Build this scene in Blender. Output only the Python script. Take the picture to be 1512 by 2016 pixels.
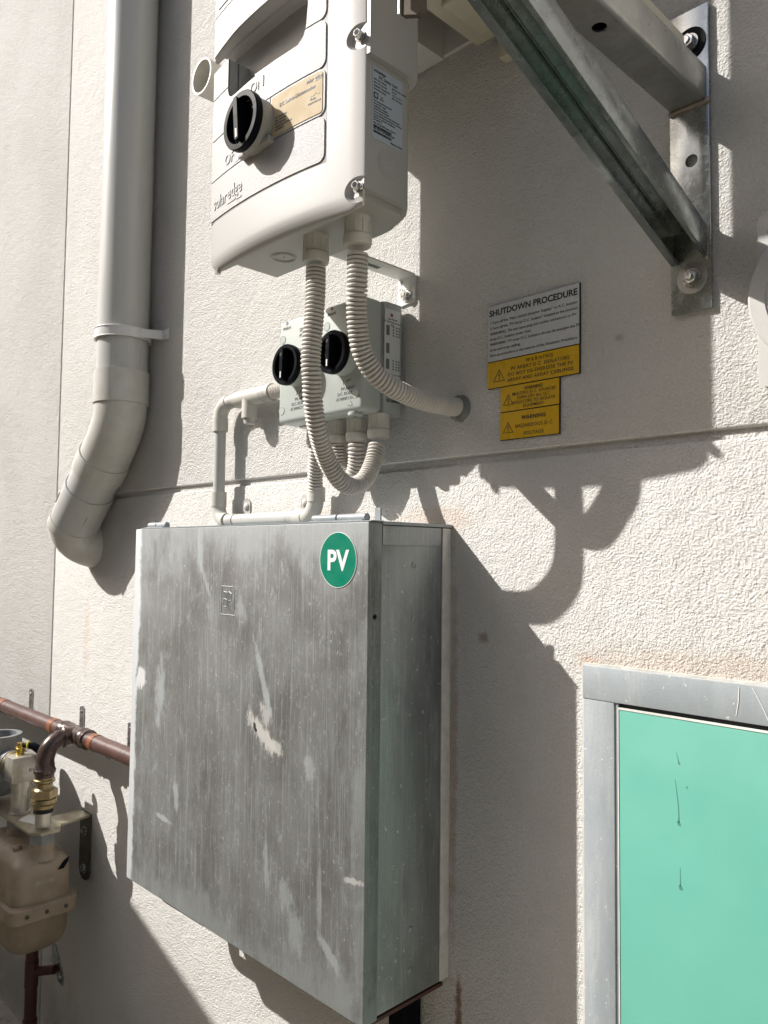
import bpy, bmesh, math, random
from mathutils import Vector, Matrix
random.seed(7)
for o in list(bpy.data.objects): bpy.data.objects.remove(o)
sc = bpy.context.scene
COL = sc.collection
R = math.radians

# ------------------------------------------------------------------ camera
cd = bpy.data.cameras.new("Camera"); cam = bpy.data.objects.new("Camera", cd); COL.objects.link(cam)
cd.sensor_fit = 'HORIZONTAL'; cd.sensor_width = 36.0; cd.lens = 36.0 * 1546.75 / 1512.0
cd.clip_start = 0.02; cd.clip_end = 300
yaw, pit, rol = R(45.576), R(3.1475), R(0.6222)
fw = Vector((-math.sin(yaw) * math.cos(pit), math.cos(yaw) * math.cos(pit), math.sin(pit)))
rt = Vector((math.cos(yaw), math.sin(yaw), 0)); up = rt.cross(fw)
r2 = rt * math.cos(rol) + up * math.sin(rol); u2 = up * math.cos(rol) - rt * math.sin(rol)
M = Matrix((r2, u2, -fw)).transposed().to_4x4(); M.translation = Vector((0, -1.0, 0)); cam.matrix_world = M
sc.camera = cam

# ------------------------------------------------------------------ world, sun, exposure
SUN = Vector((1.254, 1.0, -1.267)).normalized()          # the way the light travels
el = math.asin(-SUN.z); az = math.atan2(-SUN.x, -SUN.y)     # compass angle of the sun from +y towards +x
w = bpy.data.worlds.new("World"); sc.world = w; w.use_nodes = True
nt = w.node_tree; bg = nt.nodes["Background"]
sky = nt.nodes.new("ShaderNodeTexSky"); sky.sky_type = 'NISHITA'; sky.sun_disc = False
sky.sun_elevation = el; sky.sun_rotation = az; sky.dust_density = 4.0; sky.air_density = 1.0; sky.ozone_density = 0.9
nt.links.new(sky.outputs[0], bg.inputs[0]); bg.inputs[1].default_value = 0.092
sl = bpy.data.lights.new("Sun", 'SUN'); sl.energy = 5.0; sl.angle = R(0.55); sl.color = (1.0, 0.965, 0.92)
so = bpy.data.objects.new("Sun", sl); COL.objects.link(so)
so.rotation_euler = SUN.to_track_quat('-Z', 'Y').to_euler(); so.location = (-3, -3, 5)
sc.view_settings.view_transform = 'Standard'; sc.view_settings.look = 'None'
sc.view_settings.exposure = 0.52; sc.view_settings.gamma = 1.0
sc.render.resolution_x, sc.render.resolution_y = 768, 1024

# ------------------------------------------------------------------ materials
MATS = {}
def base_mat(name):
    m = bpy.data.materials.new(name); m.use_nodes = True; MATS[name] = m
    t = m.node_tree; b = t.nodes["Principled BSDF"]
    return m, t, b
def N(t, typ, **kw):
    n = t.nodes.new(typ)
    for k, v in kw.items():
        if k in n.inputs: n.inputs[k].default_value = v
        else: setattr(n, k, v)
    return n
def mixc(t, fac, a, b):
    n = t.nodes.new("ShaderNodeMix"); n.data_type = 'RGBA'
    for i, v in ((0, fac), (6, a), (7, b)):
        if hasattr(v, 'is_linked'): t.links.new(v, n.inputs[i])
        else: n.inputs[i].default_value = v if i == 0 else (*v, 1)
    return n.outputs[2]
def ramp(t, src, p0, p1, v0=0.0, v1=1.0):
    n = t.nodes.new("ShaderNodeMapRange"); n.interpolation_type = 'SMOOTHSTEP'
    t.links.new(src, n.inputs[0])
    n.inputs[1].default_value = p0; n.inputs[2].default_value = p1; n.inputs[3].default_value = v0; n.inputs[4].default_value = v1
    return n.outputs[0]
def mth(t, op, a, b=0.0):
    n = t.nodes.new("ShaderNodeMath"); n.operation = op
    for i, v in enumerate((a, b)):
        if hasattr(v, 'is_linked'): t.links.new(v, n.inputs[i])
        else: n.inputs[i].default_value = v
    return n.outputs[0]
def coords(t, scale=(1, 1, 1), gen='Object'):
    tc = t.nodes.new("ShaderNodeTexCoord"); mp = t.nodes.new("ShaderNodeMapping")
    mp.inputs['Scale'].default_value = scale; t.links.new(tc.outputs[gen], mp.inputs[0]); return mp.outputs[0]
def noise(t, vec, scale, detail=3, rough=0.55, dist=0.0):
    n = N(t, "ShaderNodeTexNoise", Scale=scale, Detail=detail, Roughness=rough, Distortion=dist)
    t.links.new(vec, n.inputs['Vector']); return n.outputs['Fac']
def bump(t, b, h, strength, dist):
    n = N(t, "ShaderNodeBump", Strength=strength, Distance=dist); t.links.new(h, n.inputs['Height'])
    t.links.new(n.outputs[0], b.inputs['Normal'])
def mat(name, col, rough=0.5, metal=0.0, var=0.12, vs=18.0, bs=0.0, bscale=400, bd=0.0006, col2=None, spec=0.5, streak=False):
    m, t, b = base_mat(name)
    v = coords(t, (1, 1, 0.15) if streak else (1, 1, 1))
    f = noise(t, v, vs, 5, 0.62)
    f = ramp(t, f, 0.3, 0.7)
    c2 = col2 if col2 else tuple(max(0, c * (1 - var * 2)) for c in col)
    t.links.new(mixc(t, f, col, c2), b.inputs['Base Color'])
    b.inputs['Metallic'].default_value = metal; b.inputs['Specular IOR Level'].default_value = spec
    f2 = noise(t, v, vs * 2.3, 4)
    t.links.new(ramp(t, f2, 0.3, 0.7, max(0.02, rough - 0.07), min(1, rough + 0.07)), b.inputs['Roughness'])
    if bs: bump(t, b, noise(t, coords(t), bscale, 3), bs, bd)
    return m

def wall_mat():
    m, t, b = base_mat("render_coat")
    v = coords(t)
    h1 = noise(t, v, 300, 3, 0.65); h2 = noise(t, v, 130, 3, 0.6); h3 = noise(t, v, 34, 2, 0.5)
    vo = N(t, "ShaderNodeTexVoronoi", Scale=210.0); t.links.new(v, vo.inputs['Vector'])
    h = mth(t, 'ADD', mth(t, 'ADD', h1, mth(t, 'MULTIPLY', h2, 0.7)), mth(t, 'MULTIPLY', h3, 0.9))
    h = mth(t, 'SUBTRACT', h, mth(t, 'MULTIPLY', ramp(t, vo.outputs['Distance'], 0.1, 0.75), 0.12))
    bump(t, b, h, 0.9, 0.0056)
    c = mixc(t, ramp(t, noise(t, v, 3.2, 5, 0.6), 0.35, 0.7), (0.69, 0.682, 0.66), (0.625, 0.612, 0.585))
    vs = coords(t, (5, 1, 0.55))
    c = mixc(t, mth(t, 'MULTIPLY', ramp(t, noise(t, vs, 2.4, 4, 0.6), 0.5, 0.75), 0.10), c, (0.52, 0.50, 0.46))
    c = mixc(t, mth(t, 'MULTIPLY', ramp(t, h1, 0.3, 0.62, 1, 0), 0.35), c, (0.46, 0.435, 0.40))
    # brick-red dust left where the metal boxes were cut in, and rust runs
    sep = t.nodes.new("ShaderNodeSeparateXYZ"); t.links.new(v, sep.inputs[0])
    def patch(x0, z0, rx, rz, amt, colr, nsc=22):
        nonlocal c
        dx = mth(t, 'DIVIDE', mth(t, 'SUBTRACT', sep.outputs[0], x0), rx); dz = mth(t, 'DIVIDE', mth(t, 'SUBTRACT', sep.outputs[2], z0 + 1.5), rz)
        q = mth(t, 'SQRT', mth(t, 'ADD', mth(t, 'MULTIPLY', dx, dx), mth(t, 'MULTIPLY', dz, dz)))
        q = mth(t, 'ADD', q, mth(t, 'MULTIPLY', mth(t, 'SUBTRACT', noise(t, v, nsc, 4, 0.65), 0.5), 1.6))
        c = mixc(t, mth(t, 'MULTIPLY', ramp(t, q, 0.25, 1.0, 1, 0), amt), c, colr)
    patch(-0.90, 0.060, 0.12, 0.035, 0.45, (0.56, 0.42, 0.32))
    patch(-1.20, 0.075, 0.20, 0.025, 0.3, (0.57, 0.45, 0.36))
    patch(-0.44, -0.142, 0.24, 0.040, 0.42, (0.52, 0.40, 0.30))
    patch(-0.60, -0.148, 0.025, 0.018, 0.55, (0.50, 0.33, 0.23), 40)
    patch(-0.852, -0.33, 0.012, 0.42, 0.5, (0.38, 0.25, 0.17), 40)
    patch(-0.838, -0.745, 0.011, 0.10, 0.85, (0.20, 0.085, 0.03), 60)
    patch(-2.255, -0.25, 0.030, 0.20, 0.30, (0.52, 0.43, 0.34), 30)
    patch(-0.55, 0.31, 0.010, 0.007, 0.45, (0.30, 0.25, 0.21), 120)
    patch(-0.79, -0.13, 0.016, 0.012, 0.6, (0.24, 0.15, 0.10), 90)
    patch(-2.6, -1.38, 0.7, 0.16, 0.45, (0.30, 0.26, 0.20), 9)
    t.links.new(c, b.inputs['Base Color'])
    b.inputs['Roughness'].default_value = 0.85; b.inputs['Specular IOR Level'].default_value = 0.35
    return m
def zinc_mat(name, dark, mid, lite, metal, rough, streak=0.5, bloom=None):
    """weathered galvanised sheet: wash streaks, chalky blooms, scuffs and splashes"""
    m, t, b = base_mat(name)
    v = coords(t); vz = coords(t, (1, 1, 0.035)); vm = coords(t, (1, 1, 0.16)); vb = coords(t, (1, 1, 0.55))
    st = noise(t, vz, 170, 4, 0.7); st2 = noise(t, vm, 26, 6, 0.72, 0.3); bl = noise(t, vb, 5.0, 7, 0.68, 0.35); fine = noise(t, v, 330, 3, 0.7)
    c = mixc(t, ramp(t, bl, 0.38, 0.62), dark, mid)
    c = mixc(t, mth(t, 'MULTIPLY', ramp(t, st, 0.50, 0.68), streak), c, lite)
    c = mixc(t, mth(t, 'MULTIPLY', ramp(t, st2, 0.52, 0.74), 0.75), c, lite)
    c = mixc(t, mth(t, 'MULTIPLY', ramp(t, fine, 0.5, 0.72), 0.5), c, dark)
    if bloom:
        sep = t.nodes.new("ShaderNodeSeparateXYZ"); t.links.new(v, sep.inputs[0]); nb = mth(t, 'MULTIPLY', mth(t, 'SUBTRACT', noise(t, vb, 11, 6, 0.7), 0.5), 0.42)
        for ax, edge, width, amt in bloom:
            q = mth(t, 'ADD', mth(t, 'ABSOLUTE', mth(t, 'SUBTRACT', sep.outputs[ax], edge)), nb)
            c = mixc(t, mth(t, 'MULTIPLY', ramp(t, q, 0.0, width, 1, 0), amt), c, lite)
    st3 = noise(t, coords(t, (1, 1, 0.02)), 420, 3, 0.6)
    c = mixc(t, mth(t, 'MULTIPLY', ramp(t, st3, 0.5, 0.66), streak), c, dark)
    st4 = noise(t, coords(t, (1, 1, 0.25)), 70, 7, 0.8, 0.6)
    c = mixc(t, mth(t, 'MULTIPLY', ramp(t, st4, 0.56, 0.70), 0.55), c, lite)
    scr = noise(t, coords(t, (1, 1, 0.4)), 16, 9, 0.82, 1.6)
    c = mixc(t, mth(t, 'MULTIPLY', ramp(t, scr, 0.62, 0.70), 0.75), c, (0.48, 0.50, 0.50))
    spk = noise(t, v, 120, 2, 0.5)
    c = mixc(t, mth(t, 'MULTIPLY', ramp(t, spk, 0.69, 0.73), 0.8), c, (0.60, 0.60, 0.58))
    t.links.new(c, b.inputs['Base Color'])
    b.inputs['Metallic'].default_value = metal
    t.links.new(ramp(t, bl, 0.3, 0.7, rough - 0.08, rough + 0.1), b.inputs['Roughness'])
    bump(t, b, mth(t, 'ADD', fine, mth(t, 'MULTIPLY', noise(t, v, 7, 2), 6)), 0.35, 0.0008)
    return m
wall_mat()
def door_mat():
    m, t, b = base_mat("zinc_door")
    v = coords(t); dk, md, lt = (0.112, 0.110, 0.103), (0.168, 0.172, 0.170), (0.32, 0.345, 0.352)
    cl = noise(t, coords(t, (1, 1, 0.6)), 7, 9, 0.74, 0.3)
    c = mixc(t, ramp(t, cl, 0.36, 0.62), dk, md)
    hl = noise(t, coords(t, (1, 1, 0.018)), 380, 3, 0.65); hl2 = noise(t, coords(t, (1, 1, 0.05)), 90, 4, 0.7)
    c = mixc(t, mth(t, 'MULTIPLY', ramp(t, hl, 0.52, 0.68), 0.42), c, lt)
    c = mixc(t, mth(t, 'MULTIPLY', ramp(t, hl2, 0.54, 0.74), 0.40), c, lt)
    c = mixc(t, mth(t, 'MULTIPLY', ramp(t, noise(t, v, 420, 3, 0.75), 0.52, 0.70), 0.55), c, dk)
    c = mixc(t, mth(t, 'MULTIPLY', ramp(t, noise(t, coords(t, (1, 1, 0.45)), 48, 10, 0.86, 0.5), 0.52, 0.66), 0.6), c, lt)   # chalky mottling
    c = mixc(t, mth(t, 'MULTIPLY', ramp(t, noise(t, coords(t, (1, 1, 0.5)), 190, 5, 0.85), 0.59, 0.69), 0.8), c, (0.50, 0.52, 0.52))  # fine scuffs
    sep = t.nodes.new("ShaderNodeSeparateXYZ"); t.links.new(v, sep.inputs[0]); X, Z = sep.outputs[0], sep.outputs[2]
    ns = mth(t, 'SUBTRACT', noise(t, coords(t, (1, 1, 0.45)), 75, 9, 0.82), 0.5); nb = mth(t, 'SUBTRACT', noise(t, coords(t, (1, 1, 0.5)), 13, 7, 0.72), 0.5)
    def smear(x, z, rx, rz, rot, amt, col, soft=0.5, k=3.4):
        nonlocal c
        x, z = x + 1.243, z + 0.695; ca, sa = math.cos(R(rot)), math.sin(R(rot))
        dx = mth(t, 'SUBTRACT', X, x); dz = mth(t, 'SUBTRACT', Z, z)
        u = mth(t, 'DIVIDE', mth(t, 'ADD', mth(t, 'MULTIPLY', dx, ca), mth(t, 'MULTIPLY', dz, sa)), rx)
        w_ = mth(t, 'DIVIDE', mth(t, 'SUBTRACT', mth(t, 'MULTIPLY', dz, ca), mth(t, 'MULTIPLY', dx, sa)), rz)
        q = mth(t, 'SQRT', mth(t, 'ADD', mth(t, 'MULTIPLY', u, u), mth(t, 'MULTIPLY', w_, w_)))
        q = mth(t, 'ADD', q, mth(t, 'MULTIPLY', ns, k))
        c = mixc(t, mth(t, 'MULTIPLY', ramp(t, q, 1 - soft, 1.0 + soft * 0.3, 1, 0), amt), c, col)
    for ax, edge, wid, amt in ((Z, 0.745, 0.10, 0.6), (Z, 0.0, 0.10, 0.6), (X, -0.351, 0.07, 0.4), (X, 0.385, 0.05, 0.3)):   # chalk bloom along the folds
        q = mth(t, 'ADD', mth(t, 'ABSOLUTE', mth(t, 'SUBTRACT', ax, edge)), mth(t, 'MULTIPLY', nb, 0.35))
        c = mixc(t, mth(t, 'MULTIPLY', ramp(t, q, 0.0, wid, 1, 0), amt), c, (0.29, 0.312, 0.317))
    W = (0.50, 0.495, 0.47); B = (0.36, 0.39, 0.40)
    smear(-1.118, -0.308, 0.044, 0.017, -33, 0.9, W, 0.5, 5.0); smear(-1.110, -0.276, 0.016, 0.024, 8, 0.7, W, 0.6, 5.0); smear(-1.080, -0.322, 0.026, 0.011, -18, 0.8, W, 0.5, 5.0)
    smear(-0.937, -0.607, 0.034, 0.009, -38, 0.75, B, 0.4); smear(-0.883, -0.485, 0.022, 0.005, 6, 0.9, W, 0.4); smear(-1.45, -0.528, 0.034, 0.006, -6, 0.8, B, 0.4)
    smear(-1.40, -0.47, 0.010, 0.035, 8, 0.7, B, 0.5); smear(-1.47, -0.28, 0.022, 0.075, -4, 0.65, B, 0.6); smear(-1.115, -0.225, 0.009, 0.075, 22, 0.7, B, 0.5); smear(-1.02, -0.60, 0.02, 0.045, 10, 0.5, B, 0.6)
    smear(-1.33, 0.0, 0.012, 0.05, 0, 0.5, B, 0.6); smear(-1.19, -0.10, 0.018, 0.035, 20, 0.5, B, 0.6); smear(-1.05, -0.56, 0.02, 0.03, 0, 0.5, B, 0.6); smear(-0.99, -0.34, 0.012, 0.03, 10, 0.5, B, 0.5)
    smear(-1.31, -0.05, 0.05, 0.006, -60, 0.45, B, 0.5); smear(-1.10, -0.52, 0.008, 0.05, 5, 0.5, B, 0.5); smear(-0.96, -0.53, 0.006, 0.06, 0, 0.5, B, 0.5)
    # brushed white paint down the left fold
    q = mth(t, 'ADD', mth(t, 'SUBTRACT', X, -0.351), mth(t, 'MULTIPLY', nb, 0.05)); q = mth(t, 'ADD', q, mth(t, 'MULTIPLY', ns, 0.03))
    c = mixc(t, mth(t, 'MULTIPLY', ramp(t, q, 0.020, 0.032, 1, 0), 0.92), c, (0.56, 0.58, 0.59))
    smear(-1.553, -0.265, 0.020, 0.026, 0, 0.9, (0.58, 0.59, 0.59), 0.3)
    t.links.new(c, b.inputs['Base Color']); b.inputs['Metallic'].default_value = 0.12
    t.links.new(ramp(t, cl, 0.3, 0.7, 0.42, 0.6), b.inputs['Roughness'])
    bump(t, b, mth(t, 'ADD', noise(t, v, 330, 3, 0.7), mth(t, 'MULTIPLY', noise(t, v, 6, 2), 7)), 0.35, 0.0008)
door_mat()
zinc_mat("zinc_side", (0.20, 0.21, 0.21), (0.32, 0.335, 0.335), (0.45, 0.465, 0.465), 0.55, 0.42, 0.25)
zinc_mat("zinc_frame", (0.26, 0.29, 0.305), (0.315, 0.345, 0.36), (0.42, 0.435, 0.435), 0.05, 0.45, 0.10)
m_, t_, b_ = base_mat("galv_steel")
v_ = coords(t_); f_ = ramp(t_, noise(t_, v_, 60, 6, 0.7), 0.32, 0.68); f2_ = ramp(t_, noise(t_, v_, 14, 5, 0.65, 0.4), 0.40, 0.66)
c_ = mixc(t_, f_, (0.45, 0.475, 0.475), (0.53, 0.56, 0.56)); c_ = mixc(t_, mth(t_, 'MULTIPLY', f2_, 0.22), c_, (0.36, 0.37, 0.36))
t_.links.new(c_, b_.inputs['Base Color']); b_.inputs['Metallic'].default_value = 0.95
t_.links.new(ramp(t_, f_, 0, 1, 0.22, 0.31), b_.inputs['Roughness']); bump(t_, b_, noise(t_, v_, 90, 3, 0.5), 0.15, 0.0005)
mat("inverter_coat", (0.36, 0.353, 0.338), 0.46, 0, 0.01, 240, 0.3, 900, 0.0006)
mat("inverter_panel", (0.355, 0.352, 0.342), 0.45, 0, 0.04, 260, 0.7, 700, 0.0012)
mat("inverter_recess", (0.54, 0.525, 0.49), 0.5, 0, 0.02, 20)
mat("pvc_beige", (0.58, 0.565, 0.515), 0.4, 0, 0.05, 20)
mat("pvc_conduit", (0.56, 0.53, 0.485), 0.5, 0, 0.05, 25)
mat("pvc_pipe", (0.49, 0.495, 0.48), 0.33, 0, 0.06, 7, streak=True, col2=(0.45, 0.445, 0.42))
mat("pvc_fitting", (0.55, 0.545, 0.51), 0.4, 0, 0.08, 14, col2=(0.47, 0.455, 0.41))
mat("pvc_worn", (0.56, 0.54, 0.51), 0.5, 0.0, 0.1, 60, col2=(0.33, 0.32, 0.31))
mat("isolator_plastic", (0.41, 0.445, 0.42), 0.42, 0, 0.02, 14, 0.15, 700, 0.0004)
mat("black_plastic", (0.006, 0.007, 0.010), 0.35, 0, 0.1, 30, spec=0.05)
mat("dark_gap", (0.015, 0.015, 0.015), 0.8)
mat("groove_grey", (0.30, 0.29, 0.30), 0.6)
mat("ink", (0.02, 0.02, 0.022), 0.6)
mat("ink_grey", (0.16, 0.17, 0.18), 0.6)
mat("white_print", (0.80, 0.80, 0.78), 0.45, 0, 0.02)
mat("label_cream", (0.56, 0.45, 0.29), 0.65, 0, 0.02, spec=0.12)
mat("label_blue", (0.36, 0.41, 0.46), 0.35, 0, 0.03)
mat("label_white", (0.62, 0.64, 0.63), 0.4, 0, 0.02)
mat("sign_grey", (0.56, 0.565, 0.57), 0.25, 0, 0.02)
mat("sign_yellow", (0.68, 0.40, 0.008), 0.3, 0, 0.03)
mat("sign_core", (0.015, 0.014, 0.013), 0.5)
mat("pv_green", (0.0, 0.19, 0.115), 0.35, 0, 0.03)
mat("mint_paint", (0.118, 0.365, 0.292), 0.45, 0, 0.03, 5, 0.1, 300, 0.0003, col2=(0.105, 0.338, 0.268))
mat("panel_edge", (0.75, 0.75, 0.70), 0.6)
mat("steel_bolt", (0.55, 0.54, 0.52), 0.26, 0.95, 0.05, 80)
mat("washer_rust", (0.42, 0.39, 0.36), 0.4, 0.8, 0.2, 60, col2=(0.30, 0.24, 0.20))
mat("strut_zinc", (0.30, 0.325, 0.32), 0.22, 0.9, 0.12, 40, 0.1, 90, 0.0004)
mat("arm_zinc", (0.37, 0.372, 0.355), 0.34, 0.85, 0.10, 30, 0.15, 90, 0.0005)
mat("washer_zinc", (0.40, 0.39, 0.37), 0.45, 0.5, 0.05, 30)
mat("white_metal", (0.66, 0.66, 0.65), 0.4, 0, 0.04)
mat("white_plastic", (0.54, 0.535, 0.515), 0.4, 0, 0.02)
mat("beige_metal", (0.50, 0.47, 0.38), 0.4, 0, 0.04)
mat("white_seal", (0.63, 0.61, 0.57), 0.7, 0, 0.1, 40, 0.4, 120, 0.002)
mat("copper_brown", (0.095, 0.047, 0.038), 0.38, 0.0, 0.15, 25, col2=(0.07, 0.035, 0.03))
mat("copper_bright", (0.27, 0.10, 0.045), 0.32, 0.15, 0.15, 50)
mat("copper_fitting", (0.12, 0.085, 0.075), 0.28, 0.5, 0.2, 30)
mat("dark_steel", (0.13, 0.125, 0.11), 0.4, 0.6, 0.15, 30)
mat("copper_red", (0.10, 0.034, 0.027), 0.45, 0.2, 0.15, 20)
mat("brass", (0.38, 0.30, 0.16), 0.36, 0.85, 0.2, 60, col2=(0.25, 0.20, 0.12))
mat("brass_bright", (0.70, 0.50, 0.12), 0.25, 0.95, 0.1, 60)
mat("machined_metal", (0.62, 0.59, 0.53), 0.38, 0.75, 0.1, 50)
mat("dull_grey", (0.28, 0.29, 0.30), 0.5, 0.3, 0.15, 30)
mat("meter_beige", (0.33, 0.265, 0.19), 0.45, 0, 0.1, 14, col2=(0.25, 0.19, 0.13))
mat("zinc_plate", (0.45, 0.42, 0.32), 0.4, 0.6, 0.15, 25, col2=(0.36, 0.31, 0.22))
mat("tape_yellow", (0.60, 0.55, 0.05), 0.5)
mat("red_brown", (0.10, 0.035, 0.025), 0.6, 0, 0.2, 30)  # dark red-brown for the strip under the meter box
mat("sealant_grey", (0.20, 0.21, 0.20), 0.7, 0, 0.15, 60, 0.5, 120, 0.002)
mat("plaster_smear", (0.44, 0.43, 0.41), 0.8, 0, 0.2, 70, col2=(0.30, 0.30, 0.29))
mat("drip_stain", (0.09, 0.28, 0.225), 0.6, 0, 0.1)
mat("label_worn", (0.36, 0.32, 0.26), 0.6, 0, 0.2, 60, col2=(0.30, 0.24, 0.17))
mat("red_window", (0.25, 0.06, 0.04), 0.2)
mat("fence_steel", (0.50, 0.47, 0.40), 0.5, 0, 0.04)
mat("sky_blocker_brick", (0.27, 0.24, 0.18), 0.85, 0, 0.1, 6)
mat("rail_shaded", (0.13, 0.115, 0.095), 0.85, 0, 0.05, spec=0.05)  # dark brown puts the shade on the rail's face into its colour
m_, t_, b_ = base_mat("concrete")
v_ = coords(t_); c_ = mixc(t_, ramp(t_, noise(t_, v_, 2.2, 6, 0.65), 0.35, 0.7), (0.46, 0.42, 0.335), (0.345, 0.31, 0.25))
c_ = mixc(t_, mth(t_, 'MULTIPLY', ramp(t_, noise(t_, v_, 16, 6, 0.75), 0.5, 0.72), 0.8), c_, (0.10, 0.085, 0.07))
t_.links.new(c_, b_.inputs['Base Color']); b_.inputs['Roughness'].default_value = 0.9
bump(t_, b_, noise(t_, v_, 120, 4), 0.5, 0.004)

# ------------------------------------------------------------------ mesh helpers (world metres; d = distance out from the wall, y = -d)
def V(x, d, z): return Vector((x, -d, z))
def frame_of(ax):
    ax = ax.normalized(); a = Vector((0, 0, 1)) if abs(ax.z) < 0.9 else Vector((1, 0, 0))
    u = ax.cross(a).normalized(); return u, ax.cross(u).normalized(), ax
class MB:
    def __init__(s): s.bm = bmesh.new()
    def box(s, x0, x1, d0, d1, z0, z1, bev=0.0, seg=2, which=None):
        g = bmesh.ops.create_cube(s.bm, size=1.0)
        for v in g['verts']:
            v.co = Vector((x0 + (v.co.x + .5) * (x1 - x0), -d0 - (v.co.y + .5) * (d1 - d0), z0 + (v.co.z + .5) * (z1 - z0)))
        fs = {f for v in g['verts'] for f in v.link_faces}
        bmesh.ops.reverse_faces(s.bm, faces=list(fs))
        if bev:
            es = {e for v in g['verts'] for e in v.link_edges}
            if which: es = {e for e in es if which((e.verts[0].co + e.verts[1].co) / 2)}
            bmesh.ops.bevel(s.bm, geom=list(es), offset=bev, segments=seg, affect='EDGES', profile=0.5)
        return s
    def rings(s, rings, cap=True, closed=False):
        vs = [[s.bm.verts.new(p) for p in r] for r in rings]; n = len(vs[0])
        k = len(vs)
        for i in range(k if closed else k - 1):
            a, b = vs[i], vs[(i + 1) % k]
            for j in range(n): s.bm.faces.new((a[j], a[(j + 1) % n], b[(j + 1) % n], b[j]))
        if cap and not closed:
            s.bm.faces.new(list(reversed(vs[0]))); s.bm.faces.new(vs[-1])
        return s
    def lathe(s, o, ax, prof, n=32, cap=True, closed=False, phase=0.0):
        """prof: (radius, distance along the axis)"""
        u, v, a = frame_of(Vector(ax)); o = Vector(o)
        return s.rings([[o + a * h + (u * math.cos(2 * math.pi * j / n + phase) + v * math.sin(2 * math.pi * j / n + phase)) * r for j in range(n)] for r, h in prof], cap, closed)
    def cyl(s, p0, p1, r, r1=None, n=32, bev=0.0):
        p0, p1 = Vector(p0), Vector(p1); L = (p1 - p0).length; r1 = r if r1 is None else r1
        pr = [(r, 0), (r1, L)] if not bev else [(r - bev, 0), (r, bev), (r1, L - bev), (r1 - bev, L)]
        return s.lathe(p0, p1 - p0, pr, n)
    def hollow(s, p0, p1, ro, ri, n=36):
        p0, p1 = Vector(p0), Vector(p1); L = (p1 - p0).length
        return s.lathe(p0, p1 - p0, [(ri, 0), (ro, 0), (ro, L), (ri, L)], n, False, True)
    def ring(s, o, ax, Rr, r, n=40, m=8):
        return s.lathe(o, ax, [(Rr + r * math.cos(2 * math.pi * k / m), r * math.sin(2 * math.pi * k / m)) for k in range(m)], n, False, True)
    def tube(s, path, rad, n=20, cap=True):
        """rad: number or list with one radius per path point"""
        T = []
        for i in range(len(path)):
            T.append((path[min(i + 1, len(path) - 1)] - path[max(i - 1, 0)]).normalized())
        u, v, a = frame_of(T[0]); rs = []
        for i, p in enumerate(path):
            if i:
                q = T[i - 1].rotation_difference(T[i]); u = q @ u; v = q @ v
            r = rad[i] if isinstance(rad, (list, tuple)) else rad
            rs.append([p + (u * math.cos(2 * math.pi * j / n) + v * math.sin(2 * math.pi * j / n)) * r for j in range(n)])
        return s.rings(rs, cap)
    def prism(s, poly, fn, a, b):
        """poly: 2D points; fn(p, t) -> world point; extruded from t=a to t=b"""
        A = [s.bm.verts.new(fn(p, a)) for p in poly]; B = [s.bm.verts.new(fn(p, b)) for p in poly]; n = len(poly)
        f1 = s.bm.faces.new(A); f2 = s.bm.faces.new(list(reversed(B)))
        for i in range(n): s.bm.faces.new((A[(i + 1) % n], A[i], B[i], B[(i + 1) % n]))
        bmesh.ops.recalc_face_normals(s.bm, faces=s.bm.faces[:])
        return s
    def front(s, poly, d0, d1): return s.prism(poly, lambda p, t: V(p[0], t, p[1]), d0, d1)
    def side(s, poly, x0, x1): return s.prism(poly, lambda p, t: V(t, p[0], p[1]), x0, x1)
    def hexa(s, o, ax, r, h, phase=0.2, ch=0.0): return s.lathe(o, ax, [(r, 0), (r, h - ch), (r - ch, h)] if ch else [(r, 0), (r, h)], 6, True, False, phase)
    def fix(s):
        bmesh.ops.recalc_face_normals(s.bm, faces=s.bm.faces[:]); return s
def rrect(x0, x1, z0, z1, r, n=5):
    out = []
    for cx, cz, a0 in ((x1 - r, z1 - r, 0), (x0 + r, z1 - r, 90), (x0 + r, z0 + r, 180), (x1 - r, z0 + r, 270)):
        for k in range(n + 1):
            a = R(a0 + 90 * k / n); out.append((cx + r * math.cos(a), cz + r * math.sin(a)))
    return out
def spline(pts, step):
    P = [pts[0] * 2 - pts[1]] + pts + [pts[-1] * 2 - pts[-2]]; dense = []
    for i in range(1, len(P) - 2):
        for k in range(40):
            t = k / 40; a, b, c, d = P[i - 1], P[i], P[i + 1], P[i + 2]
            dense.append(0.5 * ((2 * b) + (c - a) * t + (2 * a - 5 * b + 4 * c - d) * t * t + (3 * b - a - 3 * c + d) * t ** 3))
    dense.append(pts[-1]); out = [dense[0]]; acc = 0; nxt = step
    for a, b in zip(dense, dense[1:]):
        L = (b - a).length
        while acc + L >= nxt and L > 0:
            out.append(a.lerp(b, (nxt - acc) / L)); nxt += step
        acc += L
    return out
ORG = {}
def thing(name, label, cat, loc, group=None):
    o = bpy.data.objects.new(name, None); COL.objects.link(o); o.location = loc; o.empty_display_size = 0.05
    o['label'] = label; o['category'] = cat
    if group: o['group'] = group
    ORG[o.name] = Vector(loc); return o
def link(name, me, m, parent=None, label=None):
    o = bpy.data.objects.new(name, me); COL.objects.link(o)
    me.materials.clear(); me.materials.append(MATS[m])
    if parent is not None:
        og = ORG[parent.name]; me.transform(Matrix.Translation(-og)); o.parent = parent; ORG[o.name] = og
    else: ORG[o.name] = Vector((0, 0, 0))
    if label: o['label'] = label
    return o
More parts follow.
